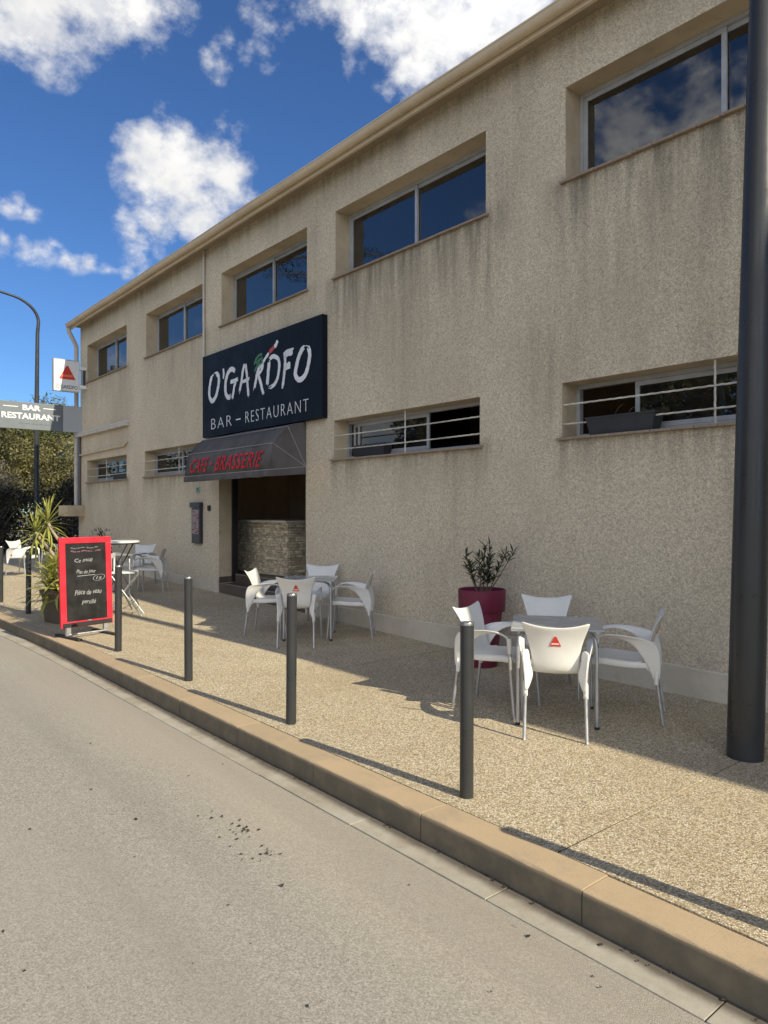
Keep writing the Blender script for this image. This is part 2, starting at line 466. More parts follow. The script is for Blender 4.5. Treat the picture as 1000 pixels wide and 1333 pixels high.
# ------------------------------------------------------------------ mesh helpers
class MB:
    def __init__(s):
        s.bm = bmesh.new()
    def box(s, x0, x1, y0, y1, z0, z1, bevel=0.0, M=None):
        g = bmesh.ops.create_cube(s.bm, size=1)
        vs = g['verts']
        for v in vs:
            v.co = Vector(((x0 + x1) / 2 + v.co.x * (x1 - x0), (y0 + y1) / 2 + v.co.y * (y1 - y0), (z0 + z1) / 2 + v.co.z * (z1 - z0)))
        if bevel:
            es = list({e for v in vs for e in v.link_edges})
            r = bmesh.ops.bevel(s.bm, geom=es, offset=bevel, segments=2, affect='EDGES', profile=0.7)
            vs = list({v for f in r['faces'] for v in f.verts} | {v for v in vs if v.is_valid})
        if M is not None:
            for v in vs:
                v.co = M @ v.co
        return s
    def tube(s, pts, rad, n=12, cap=True, closed=False):
        pts = [Vector(p) for p in pts]
        if not hasattr(rad, '__len__'):
            rad = [rad] * len(pts)
        rings = []
        prev = None
        for i, p in enumerate(pts):
            if closed:
                t = pts[(i + 1) % len(pts)] - pts[i - 1]
            else:
                t = pts[min(i + 1, len(pts) - 1)] - pts[max(i - 1, 0)]
            t.normalize()
            if prev is None:
                a = t.cross(Vector((0, 0, 1)))
                if a.length < 0.01:
                    a = t.cross(Vector((0, 1, 0)))
            else:
                a = prev - t * prev.dot(t)
            a.normalize()
            prev = a
            b = t.cross(a)
            rings.append([s.bm.verts.new(p + (a * math.cos(6.28318 * k / n) + b * math.sin(6.28318 * k / n)) * rad[i]) for k in range(n)])
        m = len(rings)
        for i in range(m if closed else m - 1):
            A, B = rings[i], rings[(i + 1) % m]
            for k in range(n):
                s.bm.faces.new((A[k], A[(k + 1) % n], B[(k + 1) % n], B[k]))
        if cap and not closed:
            s.bm.faces.new(rings[0][::-1])
            s.bm.faces.new(rings[-1])
        return s
    def lathe(s, prof, n=32, c=(0, 0, 0), cap_top=False, cap_bot=True, square=0.0):
        rings = []
        for r, z in prof:
            ring = []
            for k in range(n):
                a = 6.28318 * k / n
                q = 1.0
                if square:
                    q = 1.0 / max(abs(math.cos(a)), abs(math.sin(a))) * square + (1 - square)
                ring.append(s.bm.verts.new((c[0] + r * q * math.cos(a), c[1] + r * q * math.sin(a), c[2] + z)))
            rings.append(ring)
        for A, B in zip(rings, rings[1:]):
            for k in range(n):
                s.bm.faces.new((A[k], A[(k + 1) % n], B[(k + 1) % n], B[k]))
        if cap_bot:
            s.bm.faces.new(rings[0][::-1])
        if cap_top:
            s.bm.faces.new(rings[-1])
        return s
    def grid(s, rows):
        vs = [[s.bm.verts.new(p) for p in r] for r in rows]
        for a, b in zip(vs, vs[1:]):
            for k in range(len(a) - 1):
                s.bm.faces.new((a[k], a[k + 1], b[k + 1], b[k]))
        return s
    def poly(s, pts):
        s.bm.faces.new([s.bm.verts.new(p) for p in pts])
        return s
    def prism(s, pts, off):
        """closed prism of a planar outline, extruded by off"""
        off = Vector(off)
        a = [s.bm.verts.new(p) for p in pts]
        b = [s.bm.verts.new(Vector(p) + off) for p in pts]
        s.bm.faces.new(a[::-1]); s.bm.faces.new(b)
        for k in range(len(a)):
            s.bm.faces.new((a[k], a[(k + 1) % len(a)], b[(k + 1) % len(a)], b[k]))
        return s
    def build(s, name, m, parent=None, smooth=False, loc=None, rz=0.0, fix=True):
        if fix:
            bmesh.ops.recalc_face_normals(s.bm, faces=s.bm.faces)
        me = bpy.data.meshes.new(name)
        s.bm.to_mesh(me)
        s.bm.free()
        me.materials.append(m)
        if smooth:
            me.shade_smooth()
            me.set_sharp_from_angle(angle=R(38))
        return link(name, me, parent, loc, rz)

def link(name, me, parent=None, loc=None, rz=0.0):
    o = bpy.data.objects.new(name, me)
    COL.objects.link(o)
    if parent is not None:
        o.parent = parent
    if loc is not None:
        o.location = loc
    o.rotation_euler.z = rz
    return o

def tag(o, label, cat, group=None):
    o['label'] = label
    o['category'] = cat
    if group:
        o['group'] = group
    return o

def thing(name, label, cat, loc=(0, 0, 0), rz=0.0, group=None):
    o = link(name, None, None, loc, rz)
    o.empty_display_size = 0.1
    return tag(o, label, cat, group)

def kind(o, k='structure'):
    o['kind'] = k
    return o

def copy_tree(o, parent=None):
    c = o.copy()
    COL.objects.link(c)
    if parent is not None:
        c.parent = parent
        c.matrix_parent_inverse = o.matrix_parent_inverse
    for ch in [x for x in KIDS.get(o.name, [])]:
        copy_tree(ch, c)
    return c
KIDS = {}
def index_kids():
    KIDS.clear()
    for o in COL.objects:
        if o.parent:
            KIDS.setdefault(o.parent.name, []).append(o)

def bake(o, solid=0.0, sub=0, offset=0.0):
    """apply solidify + subdivision once, keep the result as plain mesh"""
    if solid:
        md = o.modifiers.new('s', 'SOLIDIFY'); md.thickness = solid; md.offset = offset
    if sub:
        md = o.modifiers.new('u', 'SUBSURF'); md.levels = sub; md.render_levels = sub
    dg = bpy.context.evaluated_depsgraph_get()
    dg.update()
    me = bpy.data.meshes.new_from_object(o.evaluated_get(dg))
    o.modifiers.clear()
    o.data = me
    me.shade_smooth()
    return o

def text_mesh(name, s, m, x0, x1, z0, z1, parent, plane='XZ', at=0.0, depth=0.004, bold=0.0, shear=0.0, spacing=1.0, rows=None):
    """flat lettering fitted to a rectangle; plane XZ faces -Y, plane YZ faces +X"""
    cu = bpy.data.curves.new(name, 'FONT')
    cu.body = s
    cu.size = 1
    cu.offset = bold
    cu.shear = shear
    cu.space_character = spacing
    cu.extrude = 0.5
    cu.resolution_u = 3
    tmp = bpy.data.objects.new('tmp', cu)
    COL.objects.link(tmp)
    dg = bpy.context.evaluated_depsgraph_get(); dg.update()
    me = bpy.data.meshes.new_from_object(tmp.evaluated_get(dg))
    bpy.data.objects.remove(tmp)
    n = len(me.vertices)
    co = np.empty(n * 3); me.vertices.foreach_get('co', co); co = co.reshape(-1, 3)
    mn, mx = co.min(0), co.max(0)
    u = (co[:, 0] - mn[0]) / (mx[0] - mn[0]); v = (co[:, 1] - mn[1]) / (mx[1] - mn[1]); e = co[:, 2]
    out = np.empty_like(co)
    if plane == 'XZ':
        out[:, 0] = x0 + u * (x1 - x0); out[:, 2] = z0 + v * (z1 - z0); out[:, 1] = at - e * depth
    else:
        out[:, 1] = x0 + u * (x1 - x0); out[:, 2] = z0 + v * (z1 - z0); out[:, 0] = at + e * depth
    me.vertices.foreach_set('co', out.ravel())
    me.update()
    me.name = name
    me.materials.clear(); me.materials.append(m)
    return link(name, me, parent)

def gz(x, y):
    """height of the pavement: it climbs towards the wall further along the street"""
    if x > -6: k = 0
    elif x > -11.8: k = 0.14 * (-6 - x) / 5.8
    elif x > -19.5: k = 0.14 + 0.12 * (-11.8 - x) / 7.7
    else: k = 0.26
    return k * min(1, max(0, (y - 3.0) / 3.0))

def kerb_dy(x):
    return 0.0 if x > -8.5 else -0.018 * (-8.5 - x) ** 1.4

# ================================================================== GROUND
g = MB(); g.poly([(-400, -400, -0.19), (400, -400, -0.19), (400, 400, -0.19), (-400, 400, -0.19)])
kind(g.build('ground', M_GROUND))
g = MB(); g.grid([[(x, -6.5 + kerb_dy(x) * 0.6, -0.15), (x, 2.428 + kerb_dy(x), -0.150)] for x in np.arange(-46, 22, 1.0)])
kind(g.build('road', M_ROAD))
g = MB(); g.box(-46, 22, -7.0, -6.52, -0.15, 0.0, 0.02)
kind(g.build('opposite_kerb', M_CURB))
g = MB(); g.box(-46, 22, -30, -7.02, -0.17, -0.02)  # unseen ground, made pale to bounce light onto the shaded wall
kind(g.build('bounce_ground', M_ROAD))

# pavement: poured slabs with open joints
pav = kind(link('pavement', None))
xs = [-2.06 + 3.83 * k for k in range(-7, 3)]
for x0, x1 in zip(xs, xs[1:]):
    a, b = x0 + 0.0055, x1 - 0.0055
    m = MB()
    nx, ny = 14, 10
    rows = []
    for i in range(nx + 1):
        x = a + (b - a) * i / nx
        ya = 2.79 + kerb_dy(x)
        yb = 6.0 if x > -19.6 else 9.0
        rows.append([(x, ya + (yb - ya) * j / ny, gz(x, ya + (yb - ya) * j / ny)) for j in range(ny + 1)])
    m.grid(rows)
    o = m.build('slab', M_AGG, pav)
    md = o.modifiers.new('thick', 'SOLIDIFY'); md.thickness = 0.12; md.offset = -1
    # normals from recalc may face down for an open sheet: make them face up
    if o.data.polygons[0].normal.z < 0:
        o.data.flip_normals()
m = MB(); m.grid([[(x, 2.79 + kerb_dy(x), -0.0035), (x, 3.0, -0.0035), (x, 5.98, gz(x, 5.98) - 0.016)] for x in np.arange(-30, 11, 0.5)])
m.build('joint_bed', M_JOINT, pav)

kerb = kind(link('kerb', None))
gut = kind(link('gutter', None))
def stone_mesh(y0, y1, z0, z1, bev):
    m = MB(); m.box(-0.4965, 0.4965, y0, y1, z0, z1, bev)
    bmesh.ops.recalc_face_normals(m.bm, faces=m.bm.faces)
    me = bpy.data.meshes.new('kerb_stone'); m.bm.to_mesh(me); m.bm.free()
    return me
def kerb_mesh(seed):
    """kerb stone with a worn, chipped road edge"""
    q = random.Random(seed)
    n = 22
    chip = [0.0] * (n + 1)
    for _ in range(q.randint(1, 3)):
        k = q.randint(1, n - 1); dpt = q.uniform(0.002, 0.006)
        chip[k] = dpt; chip[min(n, k + 1)] = dpt * q.uniform(.3, .9)
    chip[0] = max(chip[0], q.uniform(0, .005)); chip[n] = max(chip[n], q.uniform(0, .005))
    m = MB(); rows = []
    for i in range(n + 1):
        x = -0.4965 + 0.993 * i / n
        e = 0.0012 * math.sin(i * 1.3 + seed) + chip[i]
        t_ = 0.0015 * math.sin(i * 0.5 + seed * 2)
        rows.append([(x, 2.783, -0.30), (x, 2.785, -0.005), (x, 2.781, -0.001), (x, 2.70, 0.001 + t_), (x, 2.599 + e, 0.0 + t_), (x, 2.594 + e * .8, -0.002 - e * .4), (x, 2.591 + e * .2, -0.006 - e), (x, 2.588, -0.05 - e), (x, 2.586, -0.30)])
    m.grid(rows); m.poly(rows[0]); m.poly(rows[-1][::-1])
    bmesh.ops.remove_doubles(m.bm, verts=m.bm.verts, dist=1e-5)
    bmesh.ops.recalc_face_normals(m.bm, faces=m.bm.faces)
    me = bpy.data.meshes.new('kerb_stone'); m.bm.to_mesh(me); m.bm.free(); me.materials.append(M_CURB)
    return me
kmes = [kerb_mesh(s) for s in range(6)]
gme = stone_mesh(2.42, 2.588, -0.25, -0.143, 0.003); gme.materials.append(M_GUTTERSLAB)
rr = random.Random(3)
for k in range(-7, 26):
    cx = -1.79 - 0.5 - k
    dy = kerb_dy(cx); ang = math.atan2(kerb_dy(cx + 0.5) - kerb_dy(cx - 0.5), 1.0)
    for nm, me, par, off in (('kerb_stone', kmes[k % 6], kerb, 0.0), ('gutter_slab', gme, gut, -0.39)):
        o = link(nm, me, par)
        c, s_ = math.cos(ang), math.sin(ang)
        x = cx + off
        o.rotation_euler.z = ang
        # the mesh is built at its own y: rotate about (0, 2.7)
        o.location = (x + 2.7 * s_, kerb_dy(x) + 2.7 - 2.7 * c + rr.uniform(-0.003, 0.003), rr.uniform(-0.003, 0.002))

m = MB(); m.grid([[(x, 2.594 + kerb_dy(x), -0.16), (x, 2.60 + kerb_dy(x), -0.030), (x, 2.625 + kerb_dy(x), -0.008), (x, 2.779 + kerb_dy(x), -0.008)] for x in np.arange(-27, 6, 0.5)])
m.build('mortar_bed', M_SOIL, kerb, fix=False)
m = MB(); m.grid([[(x, 2.424 + kerb_dy(x), -0.1475), (x, 2.60 + kerb_dy(x), -0.1475)] for x in np.arange(-27, 6, 0.5)])
m.build('mortar_bed', M_SOIL, gut, fix=False)
# twigs, dead leaves and grit on the road
m = MB()
def flake(x, y, z, s):
    a = rr.uniform(0, 6.28); b = rr.uniform(0.35, 0.8) * s
    c, q = math.cos(a), math.sin(a)
    h = rr.uniform(0.002, 0.012)
    pts = [(-s, 0, 0.001), (-0.3 * s, b, h), (s * 0.6, b * 0.6, h * 0.6), (s, 0, 0.002), (0.4 * s, -b, h), (-0.5 * s, -b * 0.7, 0.002)]
    m.poly([(x + px * c - py * q, y + px * q + py * c, z + pz + 0.003) for px, py, pz in pts])
for cx, cy, n, sp in ((-3.51, 1.91, 20, 0.06), (-3.21, 1.88, 14, 0.05), (-3.81, 1.88, 4, 0.05)):
    for _ in range(n):
        flake(cx + rr.gauss(0, sp), cy + rr.gauss(0, sp), -0.15, rr.uniform(0.004, 0.013))
for _ in range(60):
    flake(rr.uniform(-6, 0.5), rr.uniform(0.2, 2.4), -0.15, rr.uniform(0.004, 0.014))
for _ in range(90):
    x = rr.uniform(-9, 0.5)
    flake(x, 2.575 - abs(rr.gauss(0, 0.02)), -0.143, rr.uniform(0.004, 0.012))
kind(m.build('dead_leaves', painted('dead_leaf', (0.045, 0.035, 0.022), 0.9, 0, 0.5, 30)), 'stuff')

# ================================================================== BUILDING
bld = thing('restaurant_building', 'long two-storey beige roughcast building with restaurant entrance and ribbon windows', 'building', (-9, 6, 0))
BL = Vector((-9, 6, 0))
def bpart(o):
    """children of the building are modelled in world coordinates"""
    o.parent = bld
    o.location = Vector(o.location) - BL
    return o
ZT = 6.42
UP = [(-19.0, -16.26), (-15.12, -12.38), (-11.67, -8.95), (-8.23, -5.40), (-4.34, -1.42)]
LO = [(-19.02, -16.26), (-15.2, -12.46), (-8.27, -5.49), (-4.38, -1.42)]
UZ = (4.87, 5.83); LZ = (2.31, 2.88)
DOOR = (-11.77, -8.98, 0.0, 2.95)
holes = [(a, b, *UZ) for a, b in UP] + [(a, b, *LZ) for a, b in LO] + [DOOR]
X0, X1 = -19.55, 0.6
def lines(lo, hi, step, must):
    L = sorted(set([lo, hi] + [v for v in must if lo < v < hi]))
    out = []
    for a, b in zip(L, L[1:]):
        n = max(1, int(round((b - a) / step)))
        out += [a + (b - a) * k / n for k in range(n)]
    return out + [hi]
XS = lines(X0, X1, 0.14, [v for h in holes for v in h[:2]])
ZS = lines(-0.05, ZT, 0.14, [v for h in holes for v in h[2:]])
def dirt(x, z):
    v = 0.0
    n = noise.noise(Vector((x * 1.3, z * 0.5, 3.1))) * 0.5 + 0.5
    n2 = noise.noise(Vector((x * 4.0, z * 1.2, 8.0))) * 0.5 + 0.5
    for a, b in UP:
        if a - 0.35 < x < b + 0.5 and z < UZ[0] + 0.02:
            e = min(1, (x - a + 0.35) / 0.4, (b + 0.5 - x) / 0.4)
            k = 1.0 if a > -9 else 0.45
            v = max(v, k * e * math.exp(-(UZ[0] - z) / (0.35 + 0.9 * n)) * (0.5 + 0.9 * n2))
    for a, b in LO:
        if a - 0.1 < x < b + 0.2 and z < LZ[0] + 0.02:
            v = max(v, 0.75 * math.exp(-(LZ[0] - z) / (0.12 + 0.28 * n)) * (0.4 + n2))
    if z > 5.9:
        v = max(v, 0.75 * ((z - 5.9) / 0.5) * (0.3 + n2))
    v = max(v, 0.30 * max(0, n - 0.52) * 5 * (0.5 + n2 * 0.7) * (1 if x > -9 else 0.5))
    if z < 0.5: v = max(v, 0.35 * (0.5 - z) * n2 * 2)
    return min(1, v)
verts, faces, vid = [], [], {}
def V(i, j):
    if (i, j) not in vid:
        vid[(i, j)] = len(verts); verts.append((XS[i], 6.0, ZS[j]))
    return vid[(i, j)]
for i in range(len(XS) - 1):
    for j in range(len(ZS) - 1):
        mx, mz = (XS[i] + XS[i + 1]) / 2, (ZS[j] + ZS[j + 1]) / 2
        if any(a < mx < b and c < mz < d_ for a, b, c, d_ in holes):
            continue
        faces.append((V(i, j), V(i + 1, j), V(i + 1, j + 1), V(i, j + 1)))
me = bpy.data.meshes.new('facade_wall'); me.from_pydata(verts, [], faces); me.update()
at = me.attributes.new('dirt', 'FLOAT', 'POINT')
at.data.foreach_set('value', [dirt(v[0], v[2]) for v in verts])
me.materials.append(M_FACADE)
bpart(link('facade_wall', me))
# reveals (inner sides of every opening)
D = 6.30
for a, b, c, d_ in holes:
    dd = D
    m = MB()
    m.poly([(a, 6.0, c), (a, dd, c), (a, dd, d_), (a, 6.0, d_)])
    m.poly([(b, 6.0, c), (b, 6.0, d_), (b, dd, d_), (b, dd, c)])
    m.poly([(a, 6.0, d_), (a, dd, d_), (b, dd, d_), (b, 6.0, d_)])
    m.poly([(a, 6.0, c), (b, 6.0, c), (b, dd, c), (a, dd, c)])
    bpart(m.build('opening_reveal', M_REVEAL, fix=False))
# inner face of the facade so rooms are closed, and the rest of the shell
def wall_with_holes(y, x0, x1, z0, z1, hs):
    xs_ = sorted(set([x0, x1] + [v for h in hs for v in h[:2] if x0 < v < x1]))
    zs_ = sorted(set([z0, z1] + [v for h in hs for v in h[2:] if z0 < v < z1]))
    m = MB()
    for a, b in zip(xs_, xs_[1:]):
        for c, d_ in zip(zs_, zs_[1:]):
            mx, mz = (a + b) / 2, (c + d_) / 2
            if any(h[0] < mx < h[1] and h[2] < mz < h[3] for h in hs): continue
            m.poly([(a, y, c), (a, y, d_), (b, y, d_), (b, y, c)])
    return m
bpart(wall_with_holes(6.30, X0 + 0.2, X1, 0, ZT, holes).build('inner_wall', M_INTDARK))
m = MB(); m.box(X0, X0 + 0.2, 6.002, 16, -0.05, ZT); bpart(m.build('gable_wall', M_PLINTH))
m = MB(); m.box(X0, 9.0, 16.0, 16.2, -0.05, ZT); bpart(m.build('back_wall', M_PLINTH))
m = MB(); m.box(X0 + 0.2, 8.8, 6.302, 15.99, 3.55, 3.75); bpart(m.build('upper_floor', M_INT))
m = MB(); m.box(X0 + 0.2, 8.8, 6.302, 15.99, 0.20, 0.438); bpart(m.build('ground_floor', M_STEP))
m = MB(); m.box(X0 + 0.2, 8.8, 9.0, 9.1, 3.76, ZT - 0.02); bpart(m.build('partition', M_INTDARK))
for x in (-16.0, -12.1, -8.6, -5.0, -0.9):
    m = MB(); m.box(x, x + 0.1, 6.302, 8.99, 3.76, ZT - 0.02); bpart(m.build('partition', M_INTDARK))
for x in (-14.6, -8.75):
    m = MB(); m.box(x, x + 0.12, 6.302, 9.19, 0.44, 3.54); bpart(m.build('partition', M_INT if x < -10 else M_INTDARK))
m = MB(); m.box(-19.3, 8.7, 9.2, 9.3, 0.44, 3.54); bpart(m.build('bar_back_wall', M_INT))
# wing that steps forward further along the street (right of the picture)
m = MB(); m.box(0.61, 9.0, 5.40, 6.29, -0.05, ZT); o = bpart(m.build('side_wing', M_FACADE))
m = MB(); m.box(8.8, 9.0, 6.3, 15.99, -0.05, ZT); bpart(m.build('gable_wall', M_FACADE))
# roof
m = MB()
m.prism([(X0 - 0.12, 5.72, 6.485), (X0 - 0.12, 5.72, 6.445), (X0 - 0.12, 11, 7.15), (X0 - 0.12, 16.5, 6.445), (X0 - 0.12, 16.5, 6.485), (X0 - 0.12, 11, 7.2)], (9.2 - X0 + 0.12, 0, 0))
bpart(m.build('roof', M_TERRA))
m = MB(); m.box(0.55, 9.15, 5.28, 5.74, 6.43, 6.484); bpart(m.build('wing_eave', M_FASCIA))
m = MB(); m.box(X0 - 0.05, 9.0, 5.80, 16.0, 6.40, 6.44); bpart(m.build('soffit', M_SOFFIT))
m = MB(); m.box(X0 - 0.08, 0.40, 5.76, 5.80, 6.33, 6.443, 0.004); bpart(m.build('fascia_board', M_FASCIA))
# half-round gutter
prof = [(5.66 + 0.060 + 0.062 * math.cos(a), 6.445 + 0.072 * math.sin(a)) for a in np.linspace(math.pi, 2 * math.pi, 11)]
m = MB()
rows = []
for x in np.arange(X0 - 0.14, 0.4, 0.5):
    wob_ = 0.004 * math.sin(x * 1.7)
    rows.append([(x, 5.658, 6.462 + wob_), (x, 5.650, 6.466 + wob_), (x, 5.650, 6.450 + wob_)] + [(x, y, z + wob_) for y, z in prof])
m.grid(rows); m.poly(rows[0][3:])
o = bpart(m.build('gutter_channel', M_FASCIA, smooth=True, fix=False))
for x in np.arange(-18.5, 0, 2.0):
    m = MB()
    m.tube([(x, 5.66 + 0.060 + 0.064 * math.cos(a), 6.445 + 0.074 * math.sin(a)) for a in np.linspace(math.pi, 2 * math.pi, 9)], 0.007, 6)
    bpart(m.build('gutter_joint', M_FASCIA, smooth=True))
# plinth
for a, b, h in ((X0 - 0.01, DOOR[0] - 0.002, 0.33), (DOOR[1] + 0.002, 0.40, 0.245)):
    m = MB()
    n = int((b - a) / 0.4)
    for k in range(n):
        x0_, x1_ = a + (b - a) * k / n, a + (b - a) * (k + 1) / n
        t0, t1 = h + 0.006 * math.sin(x0_ * 3), h + 0.006 * math.sin(x1_ * 3)
        m.poly([(x0_, 5.985, -0.05), (x1_, 5.985, -0.05), (x1_, 5.985, t1), (x0_, 5.985, t0)])
        m.poly([(x0_, 5.985, t0), (x1_, 5.985, t1), (x1_, 5.999, t1 + 0.012), (x0_, 5.999, t0 + 0.012)])
    bmesh.ops.remove_doubles(m.bm, verts=m.bm.verts, dist=0.0005)
    bpart(m.build('plinth', M_PLINTH))
m = MB(); m.box(-13.2, DOOR[0] - 0.002, 5.975, 5.9995, 0.02, 0.37, 0.004); bpart(m.build('plinth_patch', M_PLINTH))

# ---- windows: frame child of the building, panes / bars / sill tiles its pieces
rt = random.Random(11)
tile_me = {}
def sill(frame, a, b, z, deep):
    n = int(round((b - a + 0.1) / 0.205))
    wd = (b - a + 0.1) / n
    key = (round(wd, 3), deep)
    if key not in tile_me:
        m = MB(); m.box(0.003, wd - 0.003, 5.955, 5.955 + deep, 0, 0.024, 0.004)
        bmesh.ops.recalc_face_normals(m.bm, faces=m.bm.faces)
        me = bpy.data.meshes.new('sill_tile'); m.bm.to_mesh(me); m.bm.free(); me.materials.append(M_TERRA); tile_me[key] = me
    for k in range(n):
        o = link('sill_tile', tile_me[key], frame)
        o.location = (a - 0.05 + k * wd, rt.uniform(-0.002, 0.002), z + rt.uniform(-0.002, 0.001))
def framebox(m, a, b, c, d_, y0, y1, t):
    m.box(a, b, y0, y1, c, c + t, 0.003); m.box(a, b, y0, y1, d_ - t, d_, 0.003)
    m.box(a, a + t, y0, y1, c + t + 0.0005, d_ - t - 0.0005, 0.003); m.box(b - t, b, y0, y1, c + t + 0.0005, d_ - t - 0.0005, 0.003)
def window(a, b, c, d_, sashes, glass, bar=None, name='window'):
    m = MB(); framebox(m, a + 0.002, b - 0.002, c + 0.026, d_ - 0.002, 6.235, 6.295, 0.042)
    fr = bpart(m.build('window', M_FRAME))
    off = fr.location.copy()
    for k, (s0, s1, yy) in enumerate(sashes):
        m = MB(); framebox(m, s0, s1, c + 0.07, d_ - 0.046, yy, yy + 0.024, 0.045)
        m.build('sash', M_FRAME, fr)
        m = MB(); m.box(s0 + 0.043, s1 - 0.043, yy + 0.009, yy + 0.013, c + 0.113, d_ - 0.089)
        m.build('pane', glass, fr)
    # low slab under the tiles is the reveal itself; tiles run right into it
    sill(fr, a, b, c - 0.004, 0.29)
    if bar is not None:
        h = d_ - c
        for zz in (c + h * 0.28, c + h * 0.62):
            m = MB()
            n = int((b - a) / 0.035)
            pts = [(a - 0.01 + (b - a + 0.02) * k / n, 6.03 + 0.0016 * math.sin(k * 2.1), zz + 0.0016 * math.cos(k * 2.1) - 0.006 * math.sin(k / n * math.pi)) for k in range(n + 1)]
            m.tube(pts, 0.0085, 5)
            m.build('grille_bar', M_GRILLE, fr)
        m = MB()
        pts = [(bar + 0.0015 * math.sin(k * 1.9), 6.045 + 0.0015 * math.cos(k * 1.9), c + 0.02 + (d_ - c - 0.02) * k / 18) for k in range(19)]
        m.tube(pts, 0.0095, 5)
        m.build('grille_bar', M_GRILLE, fr)
    return fr
for a, b in UP:
    mid = (a + b) / 2
    window(a, b, *UZ, [(a + 0.045, mid + 0.025, 6.242), (mid - 0.025, b - 0.045, 6.268)], M_GLASS)
for i, (a, b) in enumerate(LO):
    mid = (a + b) / 2
    if i == 2:
        s = [(-8.03, -6.57, 6.242), (-8.16, -6.72, 6.268)]
    elif i == 3:
        s = [(-3.72, -2.50, 6.242), (-2.93, b - 0.045, 6.268)]
    else:
        s = [(a + 0.045, mid + 0.025, 6.242), (mid - 0.025, b - 0.045, 6.268)]
    window(a, b, *LZ, s, M_GLASSLOW, {0: -17.7, 1: -13.55, 2: -6.8, 3: -2.86}[i])

# curtains hang behind some panes
for a, b, z0, z1 in ((-18.2, -16.35, 4.9, 5.8), (-2.85, -1.5, 4.9, 5.8), (-14.2, -13.9, 4.9, 5.8), (-15.0, -14.75, 4.9, 5.8)):
    m = MB()
    m.grid([[(x, 6.40 + 0.022 * math.sin(x * 55) + 0.01 * math.sin(x * 23), z) for z in (z0 - .3, z0 + .3, z1 + .1)] for x in np.linspace(a, b, int((b - a) * 70))])
    bpart(m.build('curtain', M_CURTAIN, smooth=True, fix=False))

# ---- entrance
m = MB(); m.box(DOOR[0] + 0.002, DOOR[1] - 0.002, 6.002, 6.30, 0.0, 0.298, 0.004); bpart(m.build('step', M_STEP))
m = MB(); m.box(DOOR[0] + 0.003, DOOR[1] - 0.003, 5.995, 6.03, 0.300, 0.312, 0.003); bpart(m.build('step_nosing', M_STEPEDGE))
m = MB(); m.box(DOOR[0] + 0.002, DOOR[1] - 0.002, 6.303, 6.6, 0.30, 0.441, 0.003); bpart(m.build('step', M_STEP))
m = MB(); m.box(DOOR[0] + 0.05, DOOR[1] - 0.003, 6.295, 6.345, 0.443, 0.458, 0.002); bpart(m.build('door_track', M_STEPEDGE))
m = MB(); m.box(DOOR[0] + 0.001, DOOR[0] + 0.05, 6.25, 6.36, 0.313, 2.94, 0.004); bpart(m.build('door_jamb', M_BLACK))
m = MB(); m.box(DOOR[1] - 0.05, DOOR[1] - 0.001, 6.02, 6.36, 0.313, 2.94, 0.004); bpart(m.build('door_jamb', M_BLACK))
m = MB(); m.box(DOOR[0] + 0.051, DOOR[1] - 0.051, 6.25, 6.36, 2.80, 2.94, 0.004); bpart(m.build('door_head', M_BLACK))
m = MB(); m.box(DOOR[0] + 0.0005, DOOR[0] + 0.012, 6.004, 6.249, 0.313, 0.42, 0.002); bpart(m.build('skirting_tile', M_STEP))

# ---- pipes, duct, concrete ledge
m = MB(); m.tube([(-12.30, 5.965, 6.395), (-12.30, 5.965, 4.42)], 0.022, 10)
bpart(m.build('downpipe', M_PIPE, smooth=True))
m = MB(); m.tube([(-19.62, 5.72, 6.36), (-19.63, 5.73, 6.28), (-19.66, 5.88, 6.02), (-19.66, 5.93, 5.9), (-19.66, 5.93, 1.75)], 0.055, 12)
bpart(m.build('downpipe', M_PIPE, smooth=True))
for z in (5.2, 3.4, 2.3):
    m = MB(); m.tube([(-19.66, 5.93, z), (-19.66, 5.93, z + 0.05)], 0.064, 12); bpart(m.build('pipe_collar', M_PIPE, smooth=True))
m = MB(); m.tube([(-19.50, 5.955, 3.52), (-19.50, 5.955, 1.75)], 0.036, 10); bpart(m.build('downpipe', painted('dark_pipe', (0.12, 0.11, 0.115), 0.5), smooth=True))
m = MB(); m.box(-19.66, -16.1, 5.90, 5.998, 3.52, 3.61, 0.006); bpart(m.build('cable_duct', M_PIPE))
m = MB(); m.box(-19.66, -16.1, 5.895, 5.9985, 3.611, 3.622); bpart(m.build('duct_lid', M_BOXWHITE))
m = MB(); m.tube([(-19.5, 5.96, 3.05), (-16.3, 5.96, 3.09), (-16.22, 5.96, 3.14), (-16.18, 5.99, 3.15)], 0.024, 8); bpart(m.build('thin_pipe', M_FASCIA, smooth=True))
m = MB(); m.box(-20.0, -19.2, 5.58, 6.5, 1.46, 1.74, 0.01); bpart(m.build('concrete_ledge', M_REVEAL))
m = MB(); m.box(-19.7, -19.555, 6.0, 6.45, 0.2, 1.455, 0.01); bpart(m.build('gable_pier', M_PIPE))

